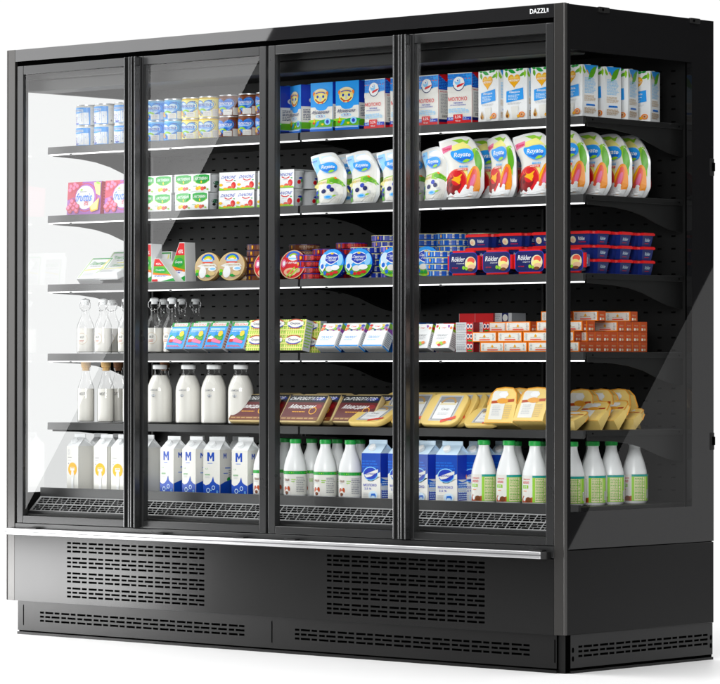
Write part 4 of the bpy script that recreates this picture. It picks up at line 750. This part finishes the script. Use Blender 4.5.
for k in range(4):
    for j in range(8 if k < 3 else 6):
        y = .2085+j*.0378
        if k == 3: y = .29+j*.0378
        if y > .50 or (k == 2 and j in (1, 2, 3)): continue
        if k == 3:
            if j == 4: ob(XR[0]+.002, y-.02, k, 'orange and white butter box on the very top, %s' % ('nearer the door' if j == 0 else 'nearer the back'))
            continue
        ob(XR[0], y, k, 'butter box end seen through the side window, %s tier, %s from the door' % (TN[k], ORD[j]))
for j, (x, k) in enumerate(((XR[1], 0), (XR[1], 1), (XR[2], 0), (XR[2], 1), (XR[1], 2), (XR[2], 2))): ob(x, .2085+.0378*1, k, 'orange and white butter box in second row, %s tier, %s column from the post' % (TN[k], ORD[1+j//2 if j < 4 else j-3]))
for k in range(3): ob(XR[0]-.055, .285, k, 'supporting butter box under the top one, %s tier' % TN[k]) if 0 else None

# --- fifth shelf
zt = ZS[4]+.001
def corkb(dark=False):
    t = thing('cork_bottle'); r = .0295
    prof = [(r*.9, 0), (r, .003), (r, .112), (r*.95, .122), (r*.72, .142), (r*.52, .160), (r*.46, .172), (r*.46, .182), (r*.56, .184), (r*.56, .190), (r*.44, .192)]
    mb = MB(); mb.lathe(prof, 'bottle', 32, cap=False); mb.lathe([(.0005, .001), (r*.88, .001)], 'bottle', 32, cap=False); mb.build('glass', t)
    mb = MB(); mb.lathe([(r*.85, .003), (r*.96, .006), (r*.96, .118), (.0005, .1183)], 'milk', 32)
    mb.build('milk', t); mb = MB(); mb.art(lambda u, v, off: ((r+off)*math.sin((u-.5)*1.2+.1), -(r+off)*math.cos((u-.5)*1.2+.1), .09+v*.02), [('t', 'МОЛ', .5, .5, .6, .5, 0, 'dkgray')], 1, 1, True); mb.build('label', t)
    mb = MB(); mb.lathe([(r*.42, .180), (r*.44, .192), (r*.56, .193), (r*.60, .211), (r*.54, .213)], 'cork_dark' if dark else 'cork', 20); mb.build('cork', t); return t
K_ck = Kind(corkb(), 'milk bottle'); K_cd = Kind(corkb(True), 'milk bottle')
gc = 'corked glass milk bottles'
for K, u, y, l in ((K_ck, 86, .205, 'leftmost corked milk bottle at the window end'), (K_ck, 106, .205, 'second corked milk bottle from the left'), (K_cd, 118.5, .30, 'milk bottle with dark brown cork behind the front pair'), (K_ck, 131, .205, 'third corked milk bottle, mostly behind the door handle'), (K_cd, 165, .32, 'dark corked bottle behind the first big white bottle')): K.put(gx(u, y), y, zt, l, gc, 12)
def samoa():
    t = thing('milk_bottle'); r = .0445
    prof = [(r*.92, 0), (r, .004), (r, .112), (r*.97, .125), (r*.80, .148), (r*.58, .166), (r*.50, .174), (r*.50, .188), (r*.46, .192)]
    mb = MB(); mb.lathe(prof, 'bottle', 36, cap=False); mb.build('glass', t)
    mb = MB(); mb.lathe([(r*.9, .004), (r*.975, .007), (r*.975, .112), (r*.94, .125), (r*.77, .148), (r*.56, .165), (.0005, .1655)], 'milk', 36); mb.build('milk', t)
    mb = MB(); rf = lambda u, v, off: ((r+off)*math.sin((u-.5)*1.3+.28), -(r+off)*math.cos((u-.5)*1.3+.28), .075+v*.05)
    mb.art(rf, [('t', 'SAMOA', .5, .80, .52, .13, 0, 'gray'), ('l', .38, .58, .62, .64, 1, 'ltgray'), ('e', .5, .42, .10, .10, 'gray'), ('e', .42, .44, .07, .06, 'ltgray'), ('e', .58, .44, .07, .06, 'ltgray')], 1, 1, True); mb.build('label', t)
    mb = MB(); mb.lathe([(r*.52, .186), (r*.56, .187), (r*.56, .199), (r*.50, .2015)], 'plastic', 28); mb.build('cap', t); return t
K_sa = Kind(samoa(), 'milk bottle')
for i, u in enumerate((160, 188.5, 214, 241)): K_sa.put(gx(u, .215), .215, zt, '%s big white milk bottle from the left on the fifth shelf' % ORD[i], 'big white milk bottles on the fifth shelf', (0, 0, 8, 0)[i])
def rslab(w, h, d, body, art, r=.02):
    mb = MB(); n = 6
    def ring(k, y):
        out = []
        for cx_, cz_, a0 in ((w/2-r, h-r, 0), (-w/2+r, h-r, 90), (-w/2+r, r, 180), (w/2-r, r, 270)):
            for q in range(n+1): a = R(a0+90*q/n); out.append((cx_+(r-k)*math.cos(a), y, cz_+(r-k)*math.sin(a)))
        return out
    rs = [ring(.003, 0), ring(.0008, .0012), ring(0, .0035), ring(0, d-.003), ring(.002, d)]; m = len(rs[0]); vs = [p for q in rs for p in q]
    mb.add(vs, [[a*m+i, a*m+(i+1) % m, (a+1)*m+(i+1) % m, (a+1)*m+i] for a in range(4) for i in range(m)], body, True)
    mb.add(rs[0], [list(range(m))], body); mb.add(rs[-1], [list(range(m))[::-1]], body)
    mb.art(front_fn(-w/2, 0, 0), art, w, h); return mb
bk = [('r', .04, .05, .96, .95, 'black'), ('r', .03, .70, .97, .96, 'black'), ('e', .78, .82, .18, .07, 'navy'), ('e', .84, .84, .09, .04, 'royal'), ('t', 'СЫРОБОГАТОВ', .48, .84, .80, .11, .08, 'white'), ('r', .03, .18, .97, .70, 'wine'), ('e', .84, .55, .10, .08, 'dkred'), ('t', 'Маасдам', .46, .54, .62, .17, .16, 'white'), ('l', .26, .33, .6, .39, 1, 'gold'), ('o', .76, .40, .09, .13, .2, 0, 360, 'gold'), ('r', .03, .05, .97, .18, 'brown'), ('l', .07, .08, .92, .17, 1, 'tan')]
K_bk = Kind(rslab(.178, .112, .022, 'tray', bk, .016).build('sliced_cheese_tray'), 'cheese tray')
K_bk.d = .022; gk = 'black and red sliced cheese trays'
for i, (u, y, l) in enumerate(((246.5, .160, 'left'), (297, .160, 'middle'), (350, .160, 'right'))):
    y += .035 if l == 'right' else 0; K_bk.put(gx(u, y)+.0, y, zt, '%s front black and red cheese tray leaning back' % l, gk, 0, -36)
    for j in range(1, 3): K_bk.put(gx(u, y)+.022*j, y+.040*j, zt, 'black and red cheese tray, row %s behind the %s front one' % (('', 'one', 'two')[j], l), gk, 0, -34)
K_bk.put(gx(272, .27), .27, zt, 'black and red cheese tray leaning at the back near the thin door gap', gk, 0, -30); K_bk.put(gx(325, .30), .29, zt, 'black and red cheese tray leaning at the back over the shelf joint', gk, 0, -30)
yw = [('r', .24, .12, .84, .92, 'ltgray'), ('r', .28, .16, .80, .88, 'gray'), ('r', .31, .18, .77, .70, 'white'), ('o', .54, .66, .20, .20, .25, 0, 180, 'tan'), ('r', .34, .62, .74, .68, 'cream'), ('t', 'Сыр', .54, .48, .2, .09, 0, 'gray'), ('l', .4, .3, .68, .38, 2, 'ltgray'), ('p', [(.58, .06), (.92, .2), (.90, .28), (.56, .14)], 'coral'), ('t', 'весовой', .74, .17, .24, .05, .3, 'red')]
K_yw = Kind(rslab(.160, .130, .017, 'cheese', yw, .034).build('cheese_slab'), 'cheese slab')
K_yw.d = .017; gz = 'yellow cheese slabs with grey labels'
K_yw.put(gx(360, .14), .152, zt, 'yellow cheese slab lying almost flat beside the black trays', gz, 0, -64); K_yw.put(gx(383, .2), .225, zt, 'yellow cheese slab leaning behind the almost flat one', gz, 0, -38)
K_yw.put(gx(437.5, .17), .162, zt, 'front yellow cheese slab right of the handle, orange sticker visible', gz, 0, -40)
for j in range(1, 8): K_yw.put(gx(437.5, .17)+.016*j, .164+.026*j, zt, 'yellow cheese slab in the leaning row, %s behind the front one' % ORD[j-1], gz, 0, -38)
K_yw.put(gx(480, .17), .162, zt, 'low yellow cheese slab lying at the foot of the cheese wedges', gz, 8, -58, 0, .8)
for j in range(4): K_yw.put(gx(406, .20)+.016*j, .196+.028*j, zt, 'yellow cheese slab behind the door handle, %s of the leaning group' % ORD[j], gz, 0, -38)
def chwedge():
    mb = MB(); w, h, d = .112, .118, .062
    bm = bmesh.new(); n = 6
    pts = [(-w/2, 0), (w/2, 0), (w/2, h*.55), (w/2*.86, h*.85), (w/2*.55, h*.98), (0, h), (-w/2*.6, h*.96), (-w/2*.90, h*.80), (-w/2, h*.5)]
    mb.prism(pts, lambda a, b, k: (a*(1 if k == 0 else .99), k*d*(1-.72*b/h)+0, b), 'cheese')
    f = lambda u, v, off: (-w/2+u, -off, v)
    mb.art(f, [('r', .02, .0, .98, .02, 'rind'), ('r', .12, .10, .60, .90, 'offwhite'), ('p', [(.12, .62), (.9, .68), (.9, .60), (.12, .54)], 'rust'), ('e', .5, .62, .20, .08, 'rind'), ('e', .5, .80, .16, .08, 'white'), ('l', .2, .2, .52, .5, 6, 'ltgray'), ('l', .62, .12, .9, .52, 7, 'sand')], w, h)
    for k in (0, 1): 
        for q in range(2, len(pts)-1):
            a, b = pts[q], pts[q+1]; mb.tube([(a[0], k*d*(1-.72*a[1]/h), a[1]), (b[0], k*d*(1-.72*b[1]/h), b[1])], .0022, 'rind', 6)
    return mb.build('cheese_wedge')
K_cw = Kind(chwedge(), 'cheese wedge'); K_cw.d = .055; gw = 'big labelled cheese wedges'
WD = [(gx(502, .18), .160, 0, 2, -20, 'left front cheese wedge standing beside the leaning slabs'), (gx(531, .18), .162, 0, 4, -28, 'right front cheese wedge standing next to the corner post'), (gx(516, .27), .262, 0, 0, -12, 'cheese wedge standing behind the two front ones, left'), (gx(540, .27), .262, 0, 0, -12, 'cheese wedge standing behind the two front ones, right'),
    (1.100, .158, 0, 2, -74, 'cheese wedge lying flat at the front of the side window', (.9, .55, .85)), (1.108, .262, .0, 4, -56, 'first tilted cheese wedge in the side window', (.95, .6, .9)), (1.112, .345, .0, -4, -54, 'second tilted cheese wedge in the side window', (.95, .6, .9)), (1.118, .428, .0, 6, -70, 'low rearmost cheese wedge in the side window', (.9, .6, .8)),
    (1.03, .33, .0, 0, -8, 'tall cheese wedge at the back, nearest the door'), (1.05, .405, .0, 0, -8, 'tall cheese wedge second from the door at the back'), (1.06, .48, .0, 0, -8, 'tall cheese wedge third from the door at the back')]
for x, y, dz, rz, rx, l, *q in WD: K_cw.put(x, y, zt+dz, l, gw, rz, rx, 0, q[0] if q else 1)

# --- bottom deck
zt = .500
def gable(name, w, d, hb, body, front, side, roof='white', capc='plastic', taper=0):
    t = thing(name); mb = MB(); ht = .030
    vs = [(-w/2, 0, 0), (w/2, 0, 0), (w/2, d, 0), (-w/2, d, 0), (-w/2, 0, hb), (w/2, 0, hb), (w/2, d, hb), (-w/2, d, hb)]
    mb.add(vs, [[0, 1, 5, 4], [1, 2, 6, 5], [2, 3, 7, 6], [3, 0, 4, 7], [3, 2, 1, 0]], body)
    e = .003; rz_ = hb+ht
    rf = [(-w/2, 0, hb), (w/2, 0, hb), (w/2, d, hb), (-w/2, d, hb), (-w/2+e, d/2-.0015, rz_), (w/2-e, d/2-.0015, rz_), (w/2-e, d/2+.0015, rz_), (-w/2+e, d/2+.0015, rz_), (w/2-.018, d/2, rz_-.003), (-w/2+.018, d/2, rz_-.003)]
    mb.add(rf, [[0, 1, 5, 4], [2, 3, 7, 6], [1, 8, 5], [8, 2, 6], [1, 2, 8], [0, 4, 9], [9, 7, 3], [0, 9, 3]], roof)
    mb.box(-w/2+.002, w/2-.002, d/2-.0018, d/2+.0018, rz_-.001, rz_+.013, roof, .0006)
    mb.art(front_fn(-w/2, 0, 0), front, w, hb); mb.art(right_fn(w/2, 0, 0), side, d, hb); mb.art(lambda u, v, off: (-w/2-off, d-u, v), side, d, hb); mb.build('body', t)
    ang = math.atan2(ht, d/2); c = Matrix.Translation((-w*.08, d*.24, hb+ht*.48)) @ Matrix.Rotation(ang, 4, 'X')
    mb = MB(); mb.lathe([(.0128, 0), (.0132, .001), (.0132, .0085), (.0122, .010)], capc, 24); mb.build('cap', t, c)
    return t
wh = [('r', 0, 0, 1, 1, 'offwhite'), ('t', '5', .17, .86, .12, .09, 0, 'ltgray'), ('o', .17, .86, .12, .07, .15, 0, 360, 'ltgray'), ('l', .1, .73, .5, .755, 1, 'dkgray'), ('l', .1, .67, .4, .685, 1, 'gray'), ('e', .50, .47, .38, .155, 'amber'), ('p', [(.34, .28), (.42, .45), (.58, .45), (.66, .28)], 'offwhite'), ('r', .32, .44, .68, .52, 'offwhite'), ('r', .36, .49, .64, .51, 'amber'), ('e', .17, .6, .04, .012, 'gray'), ('r', .42, .02, .60, .28, 'white')]
K_wh = Kind(gable('white_milk_carton', .064, .066, .152, 'offwhite', wh, [('r', 0, 0, 1, 1, 'offwhite'), ('r', 0, 0, .015, 1, 'ltgray')]), 'milk carton')
gq = 'white milk cartons with yellow circles'
for i, (u, y, a) in enumerate(((66.5, .155, -6), (94, .155, 0), (111.5, .155, 0), (134.5, .155, 0))): K_wh.put(gx(u, y)+.032, y, zt, '%s white milk carton with yellow circle from the left' % ORD[i], gq, a)
for i, u in enumerate((89, 108, 127)): K_wh.put(gx(u, .25)+.032, .25, zt, 'white milk carton in the row behind, %s from the left' % ORD[i], gq, 8)
mm = lambda x, y, w, h: [('p', [(x, y), (x, y+h), (x+w*.28, y+h), (x+w*.5, y+h*.55), (x+w*.72, y+h), (x+w, y+h), (x+w, y), (x+w*.74, y), (x+w*.74, y+h*.58), (x+w*.5, y+h*.22), (x+w*.26, y+h*.58), (x+w*.26, y)], 'cobalt')]
wav = [(0, 0), (0, .20), (.15, .165), (.35, .185), (.50, .24), (.60, .33), (.66, .24), (.8, .20), (1, .17), (1, 0)]
cf_ = [('r', 0, 0, 1, 1, 'offwhite')]+mm(.24, .74, .42, .20)+[('l', .26, .68, .6, .71, 1, 'blue'), ('t', '1,5', .20, .57, .12, .035, 0, 'green'), ('t', 'молоко', .26, .44, .3, .035, 0, 'green'), ('l', .12, .36, .4, .41, 2, 'ltgray'), ('p', [(a, b*1.22) for a, b in wav], 'cobalt'), ('o', .30, .09, .11, .055, .3, 0, 360, 'mist'), ('o', .62, .15, .10, .05, .3, 0, 360, 'mist'), ('e', .48, .09, .035, .015, 'pale'), ('o', .85, .06, .06, .03, .4, 0, 360, 'pale')]
cs_ = [('r', 0, 0, 1, 1, 'offwhite')]+mm(.30, .80, .26, .12)+[('l', .45, .56, .95, .62, 1, 'blue'), ('l', .3, .45, .7, .49, 1, 'blue'), ('l', .75, .36, .95, .55, 4, 'gray'), ('e', .75, .33, .15, .05, 'green'), ('p', [(0, 0), (0, .22), (.4, .28), (1, .33), (1, 0)], 'cobalt'), ('o', .5, .12, .1, .04, .3, 0, 360, 'royal')]
K_m = Kind(gable('blue_wave_milk_carton', .067, .068, .150, 'offwhite', cf_, cs_), 'milk carton')
gv = 'white milk cartons with blue waves'
for i, (u, a) in enumerate(((160, -2), (182, -2), (204.5, 9), (232.5, 6))):
    K_m.put(gx(u, .155)+.034, .155, zt, '%s blue wave milk carton from the left, front row' % ORD[i], gv, a); K_m.put(gx(u, .155)+.050, .255, zt, '%s blue wave milk carton from the left, row behind' % ORD[i], gv, a+6)
def gbottle(lab, body='plastic', cap='capgreen', tall=0, name='milk_bottle'):
    t = thing(name); r = .0385
    prof = [(r*.88, 0), (r*.98, .004), (r, .010), (r, .090), (r*.97, .102), (r*.86, .120), (r*.66, .142), (r*.50, .158), (r*.44, .168), (r*.43, .176), (r*.38, .178)] if not tall else [(r*.88, 0), (r, .006), (r, .085), (r*.95, .100), (r*.78, .124), (r*.60, .144), (r*.48, .158), (r*.43, .170), (r*.43, .177), (r*.38, .179)]
    mb = MB(); mb.lathe(prof, body, 40)
    rad = lambda v: r
    mb.art(lambda u, v, off: ((r+off)*math.sin((u-.5)*3.4+.35), -(r+off)*math.cos((u-.5)*3.4+.35), .008+v*.080), lab, 1, 1, True, base=.0005); mb.build('body', t)
    mb = MB(); mb.lathe([(r*.47, .176), (r*.50, .177), (r*.50, .189), (r*.46, .1905)], cap, 28); mb.build('cap', t); return t
l1 = [('r', 0, 0, 1, 1, 'offwhite'), ('r', 0, .84, 1, .97, 'green'), ('l', 0, .86, 1, .95, 1, 'lime'), ('t', 'Наше', .40, .62, .16, .12, 0, 'brown'), ('l', .30, .48, .46, .56, 1, 'ltgray'), ('p', [(.30, .0), (.33, .28), (.38, .36), (.42, .30), (.46, .38), (.50, .28), (.50, 0)], 'white'), ('e', .36, .22, .05, .12, 'rust'), ('e', .46, .24, .04, .11, 'rust'), ('e', .41, .12, .06, .1, 'offwhite'), ('e', .40, .08, .05, .07, 'brown'), ('l', .54, .5, .66, .66, 2, 'lime'), ('l', .66, .1, .9, .75, 9, 'gray'), ('l', .1, .1, .26, .75, 9, 'gray')]
K_g1 = Kind(gbottle(l1), 'milk bottle')
gn = 'green capped milk bottles with a green band'
for i, u in enumerate((265, 295.5, 325.5, 350.5)):
    K_g1.put(gx(u, .19), .19, zt, '%s green banded milk bottle from the left, front row' % ORD[i], gn, -4)
for i, u in enumerate((285.5, 312, 337.5, 360)): K_g1.put(gx(u, .28), .28, zt, '%s green banded milk bottle from the left, row behind' % ORD[i], gn, 4)
bb = [('r', 0, 0, 1, 1, 'offwhite'), ('r', 0, .56, 1, 1, 'cobalt'), ('p', [(0, .56), (.12, .60), (.2, .50), (.35, .40), (.6, .40), (.78, .50), (.9, .58), (1, .60), (1, .5), (0, .46)], 'offwhite'), ('l', 0, .68, 1, .86, 3, 'blue'), ('e', .48, .56, .40, .15, 'pale'), ('e', .48, .56, .36, .13, 'royal'), ('p', [(.1, .53), (.5, .60), (.88, .66), (.88, .60), (.5, .50), (.12, .46)], 'offwhite'), ('t', 'Снежная', .49, .562, .62, .05, .2, 'royal'), ('o', .48, .56, .36, .13, .12, 200, 340, 'blue'),
    ('t', 'МОЛОКО', .46, .315, .70, .055, 0, 'royal'), ('t', '2,5 %', .34, .235, .36, .05, 0, 'royal'), ('e', .62, .10, .24, .09, 'mist'), ('p', [(.50, .04), (.52, .13), (.72, .14), (.78, .10), (.74, .04), (.70, .09), (.56, .09)], 'blue'), ('l', .1, .02, .4, .16, 4, 'ltgray')]
bs = [('r', 0, 0, 1, 1, 'offwhite'), ('r', 0, .48, 1, 1, 'royal'), ('p', [(0, .48), (.4, .42), (1, .50), (1, .46), (0, .36)], 'blue'), ('e', .78, .54, .12, .05, 'orange'), ('r', .05, .30, .95, .38, 'blue'), ('r', .05, .04, .95, .22, 'royal'), ('l', .1, .05, .9, .42, 8, 'mist')]
K_bb2 = Kind(gable('blue_milk_carton', .083, .068, .150, 'cobalt', bb, bs, 'mist'), 'milk carton')
gu = 'blue and white milk cartons on the bottom deck'
for i, (u, a) in enumerate(((361.5, -2), (388, -2), (409.5, -8), (436.5, 4))): K_bb2.put(gx(u, .155)+.042, .155, zt, '%s blue and white gable carton from the left, front row' % ORD[i], gu, a)
for i, (u, y) in enumerate(((395, .25), (420, .25), (462, .21), (488, .27))): K_bb2.put(gx(u, y)+.042, y, zt, '%s blue and white gable carton from the left, row behind' % ORD[i], gu, 0)
l2 = [('r', 0, 0, 1, 1, 'offwhite'), ('t', 'Домашнее', .30, .86, .20, .07, 0, 'red'), ('t', 'молоко', .29, .74, .18, .09, 0, 'red'), ('r', .18, .52, .36, .64, 'lime'), ('t', '2,5%', .27, .58, .12, .07, 0, 'white'), ('l', .22, .40, .34, .45, 1, 'orange'), ('p', [(.16, 0), (.16, .12), (.22, .26), (.26, .14), (.34, .14), (.46, .2), (.46, 0)], 'rust'), ('e', .25, .12, .04, .08, 'white'), ('e', .36, .1, .07, .1, 'brown'), ('r', .46, 0, .90, 1, 'lime'), ('r', .52, .02, .80, .90, 'cream'), ('l', .53, .06, .79, .88, 14, 'grass'), ('r', .46, .92, .92, 1, 'teal'), ('r', .84, .1, .89, .42, 'offwhite'), ('l', .845, .12, .885, .4, 10, 'black'), ('r', .92, 0, 1, 1, 'offwhite')]
K_g2 = Kind(gbottle(l2, tall=1), 'milk bottle'); K_g3 = Kind(gbottle(l2, cap='gray', tall=1), 'milk bottle')
gl = 'milk bottles with lime green labels'
for i, u in enumerate((484, 509, 535)): K_g2.put(gx(u, .185), .185, zt, '%s lime labelled milk bottle from the left, front row' % ORD[i], gl, 17, sc=1.04)
for i, (u, y) in enumerate(((516, .28), (541, .29))): K_g2.put(gx(u, y), y, zt, '%s lime labelled milk bottle from the left, row behind' % ORD[i], gl, -5, sc=1.02)
for j, (y, K) in enumerate(((.19, K_g2), (.296, K_g2), (.387, K_g2), (.506, K_g3))):
    K.put(1.118, y, zt, ('rearmost lime labelled milk bottle, grey capped, in the side window' if j == 3 else '%s lime labelled green capped milk bottle in the side window' % (ROWW[j]+('' if j else 'most'))), gl, 4+3*j, sc=1.04)
for i in range(2): K_g2.put(1.03, .30+.1*i, zt, 'lime labelled milk bottle left of the side window row, %s' % ('nearer the door', 'nearer the back')[i], gl, 0, sc=1.02)
